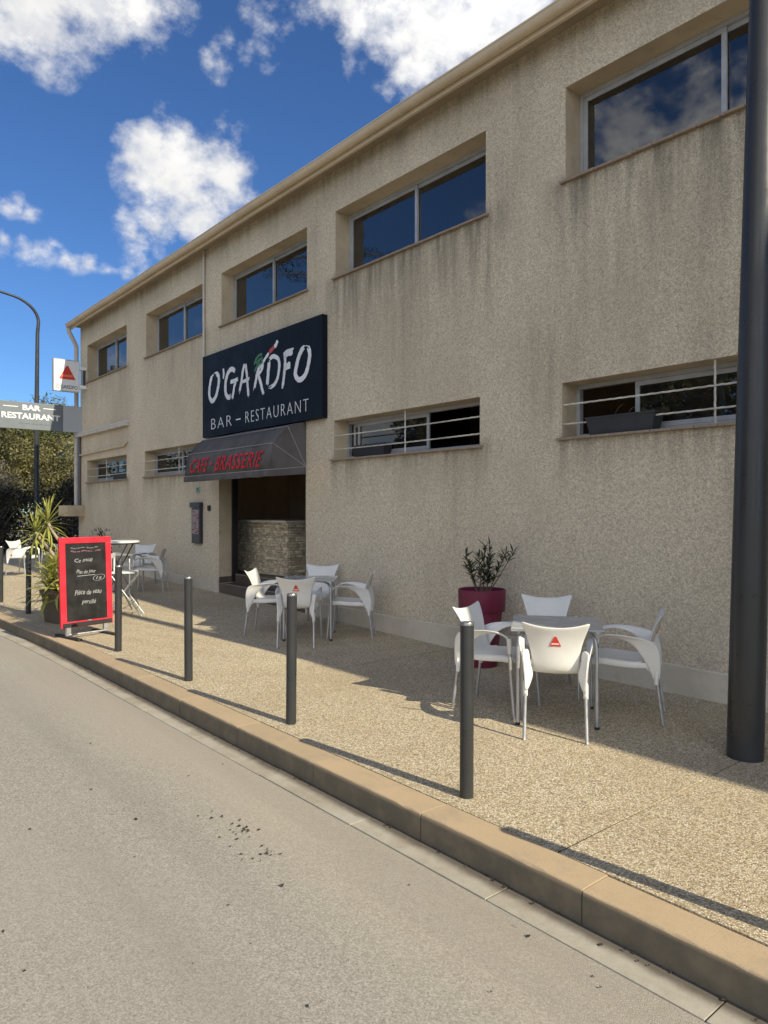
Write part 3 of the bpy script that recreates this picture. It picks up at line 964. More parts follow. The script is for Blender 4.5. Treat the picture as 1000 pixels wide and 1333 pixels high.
# ================================================================== SIGNS
t = thing('restaurant_sign', 'big navy box sign with white brush lettering above the awning', 'sign', (-10.32, 5.95, 2.93))
TL = Vector((-10.32, 5.95, 2.93))
def loc_part(o, base):
    o.location = Vector(o.location) - base
    return o
m = MB(); m.box(-12.22, -8.42, 5.905, 5.997, 2.93, 4.41, 0.004)
loc_part(m.build('panel', M_SIGN, t), TL)
STROKES = {'white':[([(-11.75,4.04),(-11.85,3.99),(-11.92,3.85),(-11.94,3.69),(-11.87,3.58),(-11.77,3.57),(-11.66,3.66),(-11.58,3.83),(-11.58,3.97),(-11.67,4.03),(-11.77,4.02)],0.05),([(-11.41,4.09),(-11.39,3.99),(-11.41,3.89)],0.03),([(-10.98,3.95),(-11.04,4.01),(-11.15,4.02),(-11.26,3.95),(-11.33,3.78),(-11.3,3.61),(-11.18,3.55),(-11.08,3.61)],0.05),([(-11.16,3.81),(-11.02,3.81),(-10.86,3.83)],0.04),([(-10.94,3.81),(-11.02,3.69),(-11.08,3.49)],0.04),([(-10.65,4.06),(-10.72,3.91),(-10.77,3.74),(-10.85,3.55)],0.04),([(-10.63,4.05),(-10.58,3.87),(-10.55,3.67),(-10.52,3.45)],0.04),([(-10.8,3.75),(-10.65,3.76),(-10.47,3.78)],0.03),([(-10.12,3.94),(-10.22,3.86),(-10.28,3.72),(-10.35,3.54)],0.04),([(-10.21,3.8),(-10.13,3.66),(-10.08,3.54),(-10.03,3.45)],0.04),([(-9.61,4.25),(-9.66,4.19),(-9.72,4.16)],0.04),([(-9.86,4.1),(-9.98,4.03),(-10.08,3.96),(-10.18,3.9)],0.03),([(-10.24,3.78),(-10.1,3.86),(-10.04,3.96)],0.03),([(-9.86,3.97),(-9.89,3.83),(-9.91,3.69),(-9.93,3.58)],0.05),([(-9.89,3.98),(-9.76,4.02),(-9.63,3.98),(-9.57,3.9),(-9.58,3.76),(-9.64,3.63),(-9.76,3.56),(-9.92,3.54)],0.04),([(-9.4,4.0),(-9.4,3.84),(-9.43,3.66),(-9.48,3.46)],0.04),([(-9.45,3.99),(-9.33,4.02),(-9.14,4.02)],0.04),([(-9.45,3.96),(-9.3,3.98),(-9.17,3.97)],0.02),([(-9.42,3.79),(-9.33,3.82),(-9.24,3.84)],0.03),([(-9.42,3.76),(-9.32,3.78),(-9.24,3.78)],0.02),([(-8.83,4.02),(-8.93,3.99),(-9.02,3.89),(-9.09,3.75),(-9.11,3.64),(-9.04,3.56),(-8.95,3.55),(-8.85,3.6),(-8.77,3.72),(-8.73,3.88),(-8.77,3.99),(-8.86,4.02)],0.05)],'green':[([(-10.34,3.97),(-10.26,4.07),(-10.15,4.11),(-10.07,4.1)],0.03),([(-10.33,3.86),(-10.24,3.94),(-10.14,3.99)],0.03),([(-10.28,3.98),(-10.18,4.03),(-10.05,4.04)],0.03),([(-10.22,3.92),(-10.12,3.97),(-10.05,4.01)],0.02)],'red':[([(-9.72,4.16),(-9.79,4.13),(-9.87,4.1)],0.04)]}
def brush(lst, material, name, y=5.9, seed=1):
    q = random.Random(seed)
    m = MB()
    lay = 0
    for pts, wd in lst:
        wd = wd * 1.12
        P = [Vector((x, 0, z)) for x, z in pts]
        # resample with catmull
        Q = []
        for i in range(len(P) - 1):
            p0, p1, p2, p3 = P[max(0, i - 1)], P[i], P[i + 1], P[min(len(P) - 1, i + 2)]
            for k in range(7):
                u = k / 7
                Q.append(0.5 * ((2 * p1) + (p2 - p0) * u + (2 * p0 - 5 * p1 + 4 * p2 - p3) * u * u + (3 * p1 - p0 - 3 * p2 + p3) * u ** 3))
        Q.append(P[-1])
        L = len(Q)
        nb = 5                                # bristle bands side by side
        for b in range(nb):
            lay += 1
            yy = y - 0.0006 - 0.00025 * (lay % 7)
            o0 = (b / nb - 0.5) * wd * 2.0; o1 = ((b + 1.12) / nb - 0.5) * wd * 2.0
            st = q.uniform(0, 0.09) * (1 if b in (0, nb - 1) else 0.6); en = 1 - q.uniform(0, 0.12)
            rows = []
            for i, p in enumerate(Q):
                f = i / (L - 1)
                if f < st or f > en: continue
                tg = (Q[min(i + 1, L - 1)] - Q[max(i - 1, 0)]).normalized()
                nn = Vector((-tg.z, 0, tg.x))
                tap = min(1, 0.55 + f * 5, 0.5 + (1 - f) * 4)
                j0 = o0 * tap + (q.uniform(-0.006, 0.004) if b == 0 else 0); j1 = o1 * tap + (q.uniform(-0.004, 0.006) if b == nb - 1 else 0)
                a_ = p + nn * j0; b_ = p + nn * j1
                rows.append([(a_.x, yy, a_.z), (b_.x, yy, b_.z)])
            if len(rows) > 1: m.grid(rows)
    return loc_part(m.build(name, material, t), TL)
for k, (nm, M_) in {'white': ('brush_lettering', M_SIGNWHITE), 'green': ('green_brush_stroke', M_SIGNGREEN), 'red': ('red_brush_stroke', M_SIGNRED)}.items():
    brush([(p, max(w_, 0.034) * (0.72 if k != 'green' else 0.6)) for p, w_ in STROKES[k]], M_, nm, seed=len(nm))
for s, a, b in (('BAR', -11.87, -11.11), ('-', -10.96, -10.80), ('RESTAURANT', -10.63, -8.77)):
    if s == '-':
        z0, z1 = 3.135, 3.155
    else:
        z0, z1 = 3.06, 3.245
    loc_part(text_mesh('lettering', s, M_SIGNWHITE, a, b, z0, z1, t, at=5.904, bold=-0.02, spacing=1.25), TL)

# awning: ribbed hood
AX0, AX1 = -11.77, -8.97
hinge = (5.99, 2.26)
t = thing('awning', 'dark grey canvas hood awning with red lettering over the entrance', 'awning', (-10.37, 5.99, 2.2))
TA = Vector((-10.37, 5.99, 2.2))
prof = [(5.99, 2.925), (5.83, 2.895), (5.676, 2.836), (5.54, 2.715), (5.425, 2.576), (5.375, 2.38), (5.35, 2.19)]
def ysag(x, i):
    u = (x - AX0) / (AX1 - AX0)
    return 0.012 * math.sin(u * math.pi * 3) * (0.5 if i in (2, 4, 6) else 1)
m = MB()
m.grid([[(x, y + ysag(x, i), z) for i, (y, z) in enumerate(prof)] for x in np.linspace(AX0, AX1, 19)])
o = m.build('canopy_canvas', M_AWN, t); loc_part(o, TA)
md = o.modifiers.new('thick', 'SOLIDIFY'); md.thickness = 0.006
o.data.shade_smooth()
for x in (AX0, AX1):
    m = MB()
    for (a0, a1), (b0, b1) in zip(prof, prof[1:]):
        m.poly([(x, hinge[0], hinge[1]), (x, a0, a1), (x, b0, b1)])
    bmesh.ops.remove_doubles(m.bm, verts=m.bm.verts, dist=0.0005)
    o = m.build('side_panel', M_AWN, t); loc_part(o, TA)
    md = o.modifiers.new('thick', 'SOLIDIFY'); md.thickness = 0.006
    for y, z in (prof[2], prof[4], prof[6]):
        m = MB(); e = 0.006 if x == AX1 else -0.006
        m.tube([(x + e, hinge[0], hinge[1]), (x + e, y, z)], 0.006, 6); loc_part(m.build('piping', M_AWNTRIM, t), TA)
for y, z in (prof[2], prof[4], prof[6]):
    m = MB(); m.tube([(AX0, y - 0.004, z + 0.002), (AX1, y - 0.004, z + 0.002)], 0.006, 6); loc_part(m.build('piping', M_AWNTRIM, t), TA)
    m = MB(); m.tube([(AX0 + 0.03, 5.97, 2.26), (AX0 + 0.03, y + 0.02, z - 0.012), (AX1 - 0.03, y + 0.02, z - 0.012), (AX1 - 0.03, 5.97, 2.26)], 0.011, 6)
    loc_part(m.build('hoop', M_ALU, t), TA)
m = MB()
rows = []
for x in np.linspace(AX0, AX1, 57):
    wv2 = 0.006 * math.sin(x * 14)
    rows.append([(x, 5.348 + wv2 * 0.3, 2.188), (x, 5.343 + wv2, 2.14), (x, 5.345 + wv2, 2.095 + 0.004 * math.sin(x * 9))])
m.grid(rows)
o = loc_part(m.build('valance', M_AWN, t), TA); md = o.modifiers.new('thick', 'SOLIDIFY'); md.thickness = 0.005
for x in (AX0, AX1):
    m = MB(); m.grid([[(x, y, 2.26 - (5.99 - y) / 0.64 * 0.07), (x, y, 2.15 - (5.99 - y) / 0.64 * 0.055)] for y in np.linspace(5.99, 5.345, 8)])
    o = loc_part(m.build('valance', M_AWN, t), TA); md = o.modifiers.new('thick', 'SOLIDIFY'); md.thickness = 0.005
# red lettering lies on the sloping front between the second hoop and the bottom
for s, a, b in (('CAFE', -11.55, -10.88), ('-', -10.80, -10.72), ('BRASSERIE', -10.61, -9.16)):
    o = text_mesh('lettering', s, M_AWNRED, a, b, 0.10 if s == '-' else 0.0, 0.135 if s == '-' else 0.235, t, at=0.0, depth=0.003, bold=0.004, shear=0.3, spacing=1.12)
    n = len(o.data.vertices); co = np.empty(n * 3); o.data.vertices.foreach_get('co', co); co = co.reshape(-1, 3)
    z = co[:, 2] + 2.245
    y = np.interp(z, [2.19, 2.38, 2.576], [5.35, 5.375, 5.425])
    u = (co[:, 0] - AX0) / (AX1 - AX0)
    co[:, 1] = y - 0.022 + 0.012 * np.sin(u * math.pi * 3) * 0.75 + co[:, 1]
    co[:, 2] = z
    co[:, 0] += 0.0
    o.data.vertices.foreach_set('co', co.ravel()); o.data.update(); loc_part(o, TA)

# projecting sign "BAR RESTAURANT", square to the wall
t = thing('projecting_sign', 'long grey projecting sign reading BAR RESTAURANT at the far corner', 'sign', (-19.42, 5.99, 3.63))
TP = Vector((-19.42, 5.99, 3.63))
m = MB(); m.box(-19.48, -19.40, 4.055, 5.52, 3.63, 4.30, 0.006); loc_part(m.build('panel', M_SIGNGREY, t), TP)
m = MB(); m.box(-19.48, -19.40, 5.525, 6.06, 3.63, 4.30, 0.006); loc_part(m.build('side_panel', M_SIGNPALE, t), TP)
m = MB(); m.box(-19.49, -19.39, 4.02, 4.053, 3.62, 4.31, 0.004); loc_part(m.build('end_cap', M_SIGNEDGE, t), TP)
def ptext(s, a, b, z0, z1, M_, bold=0.02, sh=0.0):
    return loc_part(text_mesh('lettering', s, M_, a, b, z0, z1, t, plane='YZ', at=-19.398, bold=bold, shear=sh), TP)
ptext('BAR', 4.57, 4.99, 4.10, 4.235, M_SIGNWHITE, 0.035)
ptext('RESTAURANT', 4.10, 5.45, 3.88, 4.03, M_SIGNWHITE, 0.03)
ptext('Ouvert tous les jours', 4.50, 5.25, 3.735, 3.80, M_SIGNEDGE, -0.01, 0.3)
for a, b in ((4.13, 4.47), (5.05, 5.36)):
    m = MB(); m.box(-19.3995, -19.396, a, b, 4.165, 4.185); loc_part(m.build('rule', M_SIGNWHITE, t), TP)
for z in (3.75, 4.18):
    m = MB(); m.box(-19.46, -19.42, 6.06, 6.12, z - 0.02, z + 0.02); loc_part(m.build('bracket', M_PIPE, t), TP)

# small illuminated-type box sign with the red triangle
t = thing('triangle_sign', 'small white box sign with a red triangle projecting near the roof corner', 'sign', (-19.15, 5.99, 4.63))
TT = Vector((-19.15, 5.99, 4.63))
m = MB(); m.box(-19.22, -19.10, 5.22, 5.83, 4.63, 5.42, 0.012); loc_part(m.build('light_box', M_BOXWHITE, t), TT)
m = MB(); framebox_y = None
for (a, b, c, d_) in ((5.215, 5.835, 4.622, 4.642), (5.215, 5.835, 5.408, 5.428)):
    m.box(-19.225, -19.095, a, b, c, d_)
for (a, b) in ((5.212, 5.232), (5.818, 5.838)):
    m.box(-19.224, -19.094, a, b, 4.643, 5.407)
loc_part(m.build('edge_trim', M_PIPE, t), TT)
yc = 5.54
tri = [(-19.0985, yc - 0.20, 4.93), (-19.0985, yc + 0.20, 4.93), (-19.0985, yc + 0.02, 5.27), (-19.0985, yc - 0.02, 5.27)]
m = MB(); m.prism(tri, (0.004, 0, 0)); loc_part(m.build('red_triangle', M_LOGO, t), TT)
m = MB(); m.box(-19.094, -19.0925, yc - 0.14, yc + 0.13, 4.99, 5.04); loc_part(m.build('triangle_band', mat('logo_orange', (0.8, 0.22, 0.08), 0.5), t), TT)
loc_part(text_mesh('lettering', "O'GARDFO", M_SIGNEDGE, 5.27, 5.79, 4.69, 4.785, t, plane='YZ', at=-19.098, bold=0.01), TT)
for z in (4.72, 5.20):
    m = MB(); m.box(-19.18, -19.06, 5.84, 5.998, z, z + 0.09, 0.006); loc_part(m.build('bracket', M_BOXWHITE, t), TT)
m = MB(); m.box(-19.13, -19.09, 5.93, 5.97, 4.815, 5.195); loc_part(m.build('bracket', M_POST, t), TT)

# menu case, house plate, bell
t = thing('menu_case', 'narrow dark menu display case on the wall left of the entrance', 'menu case', (-12.56, 5.99, 0.99))
TM = Vector((-12.56, 5.99, 0.99))
m = MB(); m.box(-12.74, -12.40, 5.93, 5.998, 0.99, 1.66, 0.006); m.box(-12.80, -12.385, 5.915, 5.9975, 1.662, 1.76, 0.008)
loc_part(m.build('case', M_MENU, t), TM)
m = MB(); m.box(-12.70, -12.44, 5.926, 5.9295, 1.17, 1.62); loc_part(m.build('menu_sheet', M_PAPER, t), TM)
q = random.Random(5)
m = MB()
for k in range(16):
    x = q.uniform(-12.69, -12.52); z = 1.19 + 0.026 * k
    m.box(x, x + q.uniform(0.05, 0.14), 5.9240, 5.9255, z, z + q.uniform(0.008, 0.02))
loc_part(m.build('menu_print', M_PAPERRED, t), TM)
m = MB(); m.box(-12.66, -12.52, 5.98, 5.998, 1.935, 2.05, 0.002)
o = m.build('house_plate', M_GREENTAG); tag(o, 'tiny pale green plate with black mark above the menu case', 'plate')
for a, b, c, d_ in ((-12.62, -12.60, 1.955, 2.03), (-12.60, -12.565, 2.012, 2.03), (-12.565, -12.55, 1.955, 2.03)):
    m = MB(); m.box(a, b, 5.975, 5.979, c, d_); mk = m.build('mark', M_DARKTAG, o)
m = MB(); m.box(-12.17, -12.08, 5.97, 5.998, 1.60, 1.70, 0.006)
tag(m.build('door_bell', M_DARKTAG), 'small black bell box between menu case and doorway', 'bell')

# ================================================================== BAR COUNTER
t = thing('bar_counter', 'stone-clad bar counter with pale top just inside the entrance', 'counter', (-11.8, 6.9, 0.44))
TC = Vector((-11.8, 6.9, 0.44))
m = MB(); m.box(-13.6, -10.73, 6.80, 8.6, 0.441, 1.385); loc_part(m.build('counter_core', M_MORTAR, t), TC)
m = MB(); m.box(-13.65, -10.66, 6.70, 8.65, 1.387, 1.43, 0.008); loc_part(m.build('counter_top', M_COUNTERTOP, t), TC)
q = random.Random(21)
m = MB(); tint = []
z = 0.445
while z < 1.375:
    hh = q.choice((0.022, 0.032, 0.045, 0.055)); hh = min(hh, 1.384 - z)
    for face in (0, 1):
        p = 0.0
        Lf = 2.83 if face == 0 else 1.8
        while p < Lf:
            wl = min(q.uniform(0.04, 0.14), Lf - p)
            pr = q.uniform(0.008, 0.04)
            nb = len(m.bm.faces)
            if wl > 0.02 and hh > 0.012:
                if face == 0:
                    m.box(-10.73 - p - wl + 0.004, -10.73 - p - 0.004 + (0.02 if p == 0 else 0), 6.80 - pr, 6.801, z + 0.003, z + hh - 0.003)
                else:
                    m.box(-10.731, -10.73 + pr, 6.80 + p + 0.004, 6.80 + p + wl - 0.004, z + 0.003, z + hh - 0.003)
                tv = q.random()
                tint += [tv] * (len(m.bm.faces) - nb)
            p += wl
    z += hh
for v in m.bm.verts: v.co += Vector((q.uniform(-.003, .003), q.uniform(-.003, .003), q.uniform(-.003, .003)))
o = loc_part(m.build('stone_cladding', M_STONE, t), TC)
a_ = o.data.attributes.new('tint', 'FLOAT', 'FACE'); a_.data.foreach_set('value', tint)
o['kind'] = 'stuff'

# ================================================================== STREET FURNITURE
def make_bollard():
    t = thing('bollard', '', 'bollard', (0, 0, 0))
    m = MB(); m.lathe([(0.039, -0.03), (0.039, 0.958)], 24, cap_top=True); m.build('post', M_POST, t, True)
    m = MB(); m.lathe([(0.0385, 0.9585), (0.0402, 0.960), (0.0402, 0.970), (0.037, 0.977), (0.02, 0.9795), (0.0, 0.98)], 24); m.build('cap', M_CAP, t, True)
    return t
bol = make_bollard(); index_kids()
labels = {
    -0.95: 'dark bollard outside the picture at the right, casting the long shadow along the kerb',
    -2.79: 'nearest dark grey bollard, in front of the table with the magenta pot behind',
    -4.60: 'second nearest dark bollard, in front of the chair beside the entrance',
    -6.38: 'dark bollard standing alone below the menu case',
    -8.23: 'dark bollard overlapping the right edge of the red chalkboard',
    -12.12: 'dark bollard left of the brown planter with sword leaves',
    -13.95: 'farthest dark bollard, at the left edge of the picture'}
for i, x in enumerate(labels):
    o = bol if i == 0 else copy_tree(bol)
    o.location = (x, 2.94, gz(x, 2.94)); o.rotation_euler = (R(random.uniform(-.5, .5)), R(random.uniform(-.5, .5)), random.random())
    tag(o, labels[x], 'bollard', 'bollards along the kerb')

t = thing('lamp_post', 'thick dark lamp post in the right foreground, cut by the frame', 'lamp post', (-2.075, 4.80, 0.0))
m = MB(); m.lathe([(0.112, 0.0), (0.109, 1.0), (0.102, 2.5), (0.084, 4.9), (0.06, 8.0)], 40, cap_top=True); m.build('pole', M_POST, t, True)
m = MB(); m.box(-0.06, 0.06, -0.55, 0.12, 8.0, 8.09, 0.02); m.build('lantern', M_POST, t)
t.rotation_euler = (-0.019, 0.0155, 0)

t = thing('lamp_post', 'tall curved lamp post rising behind the BAR RESTAURANT sign', 'lamp post', (-24.0, 6.05, 0.1))
m = MB()
arc = [(0, 0, 0), (0, 0, 0.9), (0, 0, 1.0), (0, 0, 4.0), (0, 0.03, 7.0)] + [(0, 0.06 - 1.0 * (1 - math.cos(a)), 7.35 + 0.72 * math.sin(a)) for a in np.linspace(0, math.pi / 2 * 0.92, 9)] + [(0, -1.6, 8.20)]
rad = [0.10, 0.10, 0.085, 0.07, 0.055] + list(np.linspace(0.05, 0.036, 9)) + [0.034]
m.tube(arc, rad, 16); m.build('pole', M_POST, t, True)
m = MB(); m.box(-0.11, 0.11, -2.25, -1.55, 8.15, 8.25, 0.03); m.build('lantern', M_POST, t)

# ---- armchair of moulded white plastic on aluminium legs
def make_chair():
    t = thing('armchair', '', 'chair', (0, 0, 0))
    prof = [(.228, .398, .185), (.232, .425, .195), (.210, .449, .205), (.15, .455, .215), (.05, .446, .222), (-.06, .438, .215), (-.14, .440, .195),
            (-.188, .460, .175), (-.208, .505, .165), (-.218, .565, .166), (-.232, .630, .178), (-.252, .695, .200), (-.276, .750, .222), (-.302, .792, .243)]
    rows = []
    n = 12
    for i, (y, z, w_) in enumerate(prof):
        r = []
        bk = max(0.0, (i - 7) / 6)
        for k in range(n + 1):
            u = -1 + 2 * k / n
            if i <= 6:
                zz = z + 0.018 * u * u; yy = y
            else:
                zz = z + 0.043 * bk ** 2 * abs(u) ** 2.2
                yy = y + 0.040 * u * u * (1 - 0.5 * bk) - 0.012 * bk ** 3 * abs(u) ** 3
            r.append((u * w_, yy, zz))
        rows.append(r)
    m = MB(); m.grid(rows)
    for s in (-1, 1):
        outer = [(-.272, .325, .203), (-.280, .40, .208), (-.282, .48, .214), (-.276, .555, .222), (-.252, .610, .236), (-.19, .640, .252), (-.10, .655, .262), (.02, .664, .268), (.12, .660, .268), (.195, .640, .263), (.232, .600, .258)]
        inner = [(-.228, .325, .203), (-.205, .40, .206), (-.165, .47, .210), (-.13, .525, .214), (-.10, .565, .216), (-.065, .595, .217), (-.02, .622, .220), (.05, .640, .222), (.12, .640, .224), (.175, .622, .226), (.205, .592, .228)]
        rr_ = []
        for a, b in zip(outer, inner):
            rr_.append([(s * (a[2] + (b[2] - a[2]) * f), a[0] + (b[0] - a[0]) * f, a[1] + (b[1] - a[1]) * f + 0.006 * math.sin(f * math.pi)) for f in (0, .34, .67, 1)])
        m.grid(rr_)
        # web that ties the arm root to the back
        m.grid([[(s * .210, -.274, .340), (s * .186, -.262, .336)], [(s * .213, -.280, .39), (s * .168, -.248, .385)], [(s * .215, -.282, .435), (s * .148, -.226, .43)], [(s * .216, -.282, .47), (s * .150, -.205, .47)], [(s * .218, -.280, .52), (s * .172, -.183, .52)], [(s * .226, -.270, .575), (s * .173, -.190, .58)], [(s * .238, -.245, .618), (s * .185, -.205, .635)]])
        # side apron of the seat
        m.grid([[(s * w_, y_, z_ + .018), (s * (w_ + .002), y_, z_ - .008), (s * (w_ - .002), y_, z_ - .030)] for y_, z_, w_ in ((.224, .430, .197), (.205, .447, .206), (.15, .455, .215), (.05, .446, .222), (-.06, .438, .215), (-.14, .440, .203), (-.20, .44, .200))])
        # side of the seat runs down to the socket
        m.grid([[(s * .203, -.228, .36), (s * .206, -.205, .40), (s * .206, -.15, .47)], [(s * .19, -.17, .435), (s * .20, -.12, .452), (s * .208, -.07, .462)]])
    bmesh.ops.recalc_face_normals(m.bm, faces=m.bm.faces)
    sh = m.build('shell', M_PLASTIC, t, fix=False)
    bake(sh, 0.011, 1)
    sh.parent = t
    for s in (-1, 1):
        m = MB()
        m.tube([(s * .212, -.300, 0.0), (s * .211, -.292, .02), (s * .204, -.248, .37)], [0.0125, 0.0125, 0.0125], 10)
        m.build('leg', M_ALU, t, True)
        m = MB()
        m.tube([(s * .250, .262, 0.0), (s * .249, .258, .02), (s * .246, .226, .40), (s * .244, .216, .605)], 0.0125, 10)
        m.build('leg', M_ALU, t, True)
        m = MB(); m.lathe([(0.017, 0), (0.017, 0.09), (0.012, 0.11)], 12, (s * .2055, -.250, .30)); m.build('socket', M_PLASTIC, t, True)
        m = MB(); m.tube([(s * .246, .222, .50), (s * .244, .216, .615)], [0.015, 0.020], 10); m.build('socket', M_PLASTIC, t, True)
    # red triangle mark on the back
    m = MB()
    def onback(x, z):
        y = np.interp(z, [.565, .63, .695, .75], [-.218, -.232, -.252, -.276]) - 0.0078 + 0.03 * (x / .2) ** 2
        return (x, y, z)
    c = 0.685
    m.prism([onback(-.040, c - .032), onback(.040, c - .032), onback(.007, c + .040), onback(-.007, c + .040)], (0, -0.002, 0))
    lg = m.build('triangle_mark', M_LOGO, sh)
    m = MB(); m.prism([(x, y - 0.0022, z) for x, y, z in (onback(-.028, c - .020), onback(.028, c - .020), onback(.024, c - .008), onback(-.024, c - .008))], (0, -0.001, 0))
    m.build('mark_band', M_LOGO2, sh)
    return t
ch0 = make_chair(); index_kids()
first = [True]
def chair(x, y, fx, fy, label, group):
    o = ch0 if first[0] else copy_tree(ch0)
    first[0] = False
    o.location = (x, y, gz(x, y))
    o.rotation_euler = (0, 0, math.atan2(-fx, fy))
    tag(o, label, 'chair', group)
    return o
GR = 'white plastic armchairs on the terrace'
chair(-3.23, 4.34, -.60, .80, 'white armchair turned away from the camera at the nearest table, red triangle on its back', GR)
chair(-3.13, 5.08, -.88, -.46, 'white armchair facing left at the right side of the nearest table', GR)
chair(-3.90, 4.47, .96, .27, 'white armchair facing right, half hidden behind the nearest bollard', GR)
chair(-3.99, 5.25, .63, -.77, 'white armchair on the far side of the nearest table, right of the magenta pot', GR)
chair(-7.22, 4.72, -.766, .643, 'white armchair behind the second bollard, back to the camera, at the table by the entrance', GR)
chair(-7.17, 5.46, -.70, -.72, 'white armchair facing left at the right side of the table by the entrance', GR)
chair(-8.01, 4.83, .74, .67, 'white armchair facing right in front of the entrance step', GR)
chair(-8.02, 5.55, .66, -.75, 'white armchair against the wall beyond the table by the entrance', GR)
chair(-12.75, 5.12, -.55, -.83, 'white armchair seen side-on, rightmost of those between chalkboard and menu case', GR)
chair(-13.75, 5.30, .62, -.78, 'white armchair facing the camera, just right of the white high table', GR)
chair(-18.1, 4.28, .80, .60, 'leftmost white armchair, in the sun beyond the brown planter', GR)
chair(-18.0, 5.0, .35, -.93, 'white armchair partly hidden by the sword-leaved plant', GR)

# ---- square tables
def make_table():
    t = thing('square_table', '', 'table')
    m = MB(); m.box(-.335, .335, -.335, .335, .722, .734, 0.005); m.build('tabletop', M_TABLE, t)
    m = MB()
    m.tube([(-.33, -.33, .714), (.33, -.33, .714), (.33, .33, .714), (-.33, .33, .714)], 0.008, 8, closed=True); m.build('rim', M_ALU, t, True)
    for sx in (-1, 1):
        for sy in (-1, 1):
            m = MB()
            m.tube([(sx * .285, sy * .285, 0), (sx * .283, sy * .283, .58), (sx * .275, sy * .275, .645), (sx * .25, sy * .25, .688), (sx * .20, sy * .20, .706), (sx * .02, sy * .02, .708)], 0.0145, 10)
            m.build('leg', M_ALU, t, True)
            m = MB(); m.lathe([(0.018, 0), (0.018, 0.02)], 10, (sx * .285, sy * .285, 0), cap_top=True); m.build('foot', M_RUBBER, t, True)
    return t
tb = make_table(); index_kids()
for i, (x, y, a, lab) in enumerate(((-3.43, 4.62, 38, 'square grey-topped table among four white chairs in the foreground'),
                                    (-7.50, 5.07, 50, 'square table among white chairs by the entrance'),
                                    (-13.05, 4.72, 45, 'square table in the shade behind the red chalkboard'),
                                    )):
    o = tb if i == 0 else copy_tree(tb)
    o.location = (x, y, gz(x, y)); o.rotation_euler.z = R(a)
    tag(o, lab, 'table', 'square terrace tables')

# ---- high folding table and folding stool behind the chalkboard
def at_img_depth(): pass
def folding(name, label, cat, x, y, rz, H, top, legm, spread=0.30, wid=0.30):
    t = thing(name, label, cat, (x, y, gz(x, y)), rz)
    top(t, H)
    for s in (-1, 1):
        for d_ in (-1, 1):
            m = MB(); m.tube([(d_ * spread, s * wid * (1 if d_ > 0 else .86), 0), (-d_ * spread * .72, s * wid * (1 if d_ > 0 else .86), H - 0.03)], 0.0105, 8)
            m.build('leg', legm, t, True)
    for d_, z in ((1, 0.12), (-1, 0.12), (1, H * 0.3)):
        m = MB(); f = z / (H - 0.03); xx = d_ * spread * (1 - f * 1.72)
        ww = wid * (1 if d_ > 0 else .86)
        m.tube([(xx, -ww, z), (xx, ww, z)], 0.009, 8); m.build('rung', legm, t, True)
    return t
def top_round(t, H):
    m = MB(); m.lathe([(0.0, H - .02), (.33, H - .02), (.35, H - .012), (.35, H + .008), (.34, H + .014), (.0, H + .014)], 40, cap_bot=False); m.build('tabletop', M_TABLEWHITE, t, True)
    m = MB(); m.tube([(.34 * math.cos(a), .34 * math.sin(a), H - .028) for a in np.linspace(0, 6.283, 28)[:-1]], 0.008, 6, closed=True); m.build('rim', M_RUBBER, t, True)
folding('high_table', 'tall round white folding table peeping out right of the chalkboard', 'table', -11.55, 4.10, R(55), 1.06, top_round, M_POST, 0.30, 0.22)
def top_seat(t, H):
    m = MB(); m.box(-.17, .17, -.17, .17, H - .022, H + .006, 0.008); m.build('seat', M_TABLEWHITE, t)
    m = MB(); m.box(-.185, -.165, -.16, -.12, H, H + .22, 0.004); m.build('back_post', M_TABLEWHITE, t)
    m = MB(); m.box(-.185, -.165, .12, .16, H, H + .22, 0.004); m.build('back_post', M_TABLEWHITE, t)
    m = MB(); m.box(-.19, -.165, -.17, .17, H + .2, H + .27, 0.006); m.build('back_rail', M_TABLEWHITE, t)
folding('folding_stool', 'white folding high stool with crossed metal legs beside the chalkboard', 'stool', -10.72, 3.93, R(60), 0.66, top_seat, M_ALU, 0.26, 0.12)

# ================================================================== CHALKBOARD
bx, by = -9.47, 2.99
th = math.atan2(0.14, 0.62)                # board runs slightly aslant to the kerb normal
t = thing('chalkboard_stand', 'black chalkboard menu in a bright red frame on a low stand', 'sign', (bx, by, 0.0), math.atan2(0.97, -0.18) - math.pi / 2)
# local frame: board in the local YZ plane, facing +X
T = Matrix.Translation((0, 0, 0.135)) @ Matrix.Rotation(R(-3), 4, 'Y')
BW, BH = 0.345, 1.13
m = MB()
for a, b, c, d_ in ((-BW, BW, BH - .075, BH), (-BW, BW, 0, .075)):
    m.box(-.018, .018, a, b, c, d_, 0.006, T)
for a, b in ((-BW, -BW + .075), (BW - .075, BW)):
    m.box(-.0175, .0175, a, b, .0755, BH - .0755, 0.004, T)
m.build('frame', M_BOARDRED, t)
m = MB(); m.box(-.008, .010, -BW + .073, BW - .073, .073, BH - .073, 0, T); m.build('slate', M_SLATE, t)
m = MB(); m.box(.0185, .035, -BW + .02, BW - .02, .008, .060, 0.004, T); m.build('ledge', M_RUBBER, t)
for s in (-1, 1):
    m = MB(); m.box(-.022, .022, s * .25 - .03, s * .25 + .03, 0.035, 0.16, 0.004); m.build('stem', M_ALU, t)
    m = MB(); m.box(-.30, .30, s * .25 - .028, s * .25 + .028, 0.0, 0.033, 0.008); m.build('foot', M_RUBBER, t)
m = MB(); m.tube([(.02, -.25, .05), (.02, .25, .05)], .012, 8); m.build('cross_bar', M_ALU, t, True)
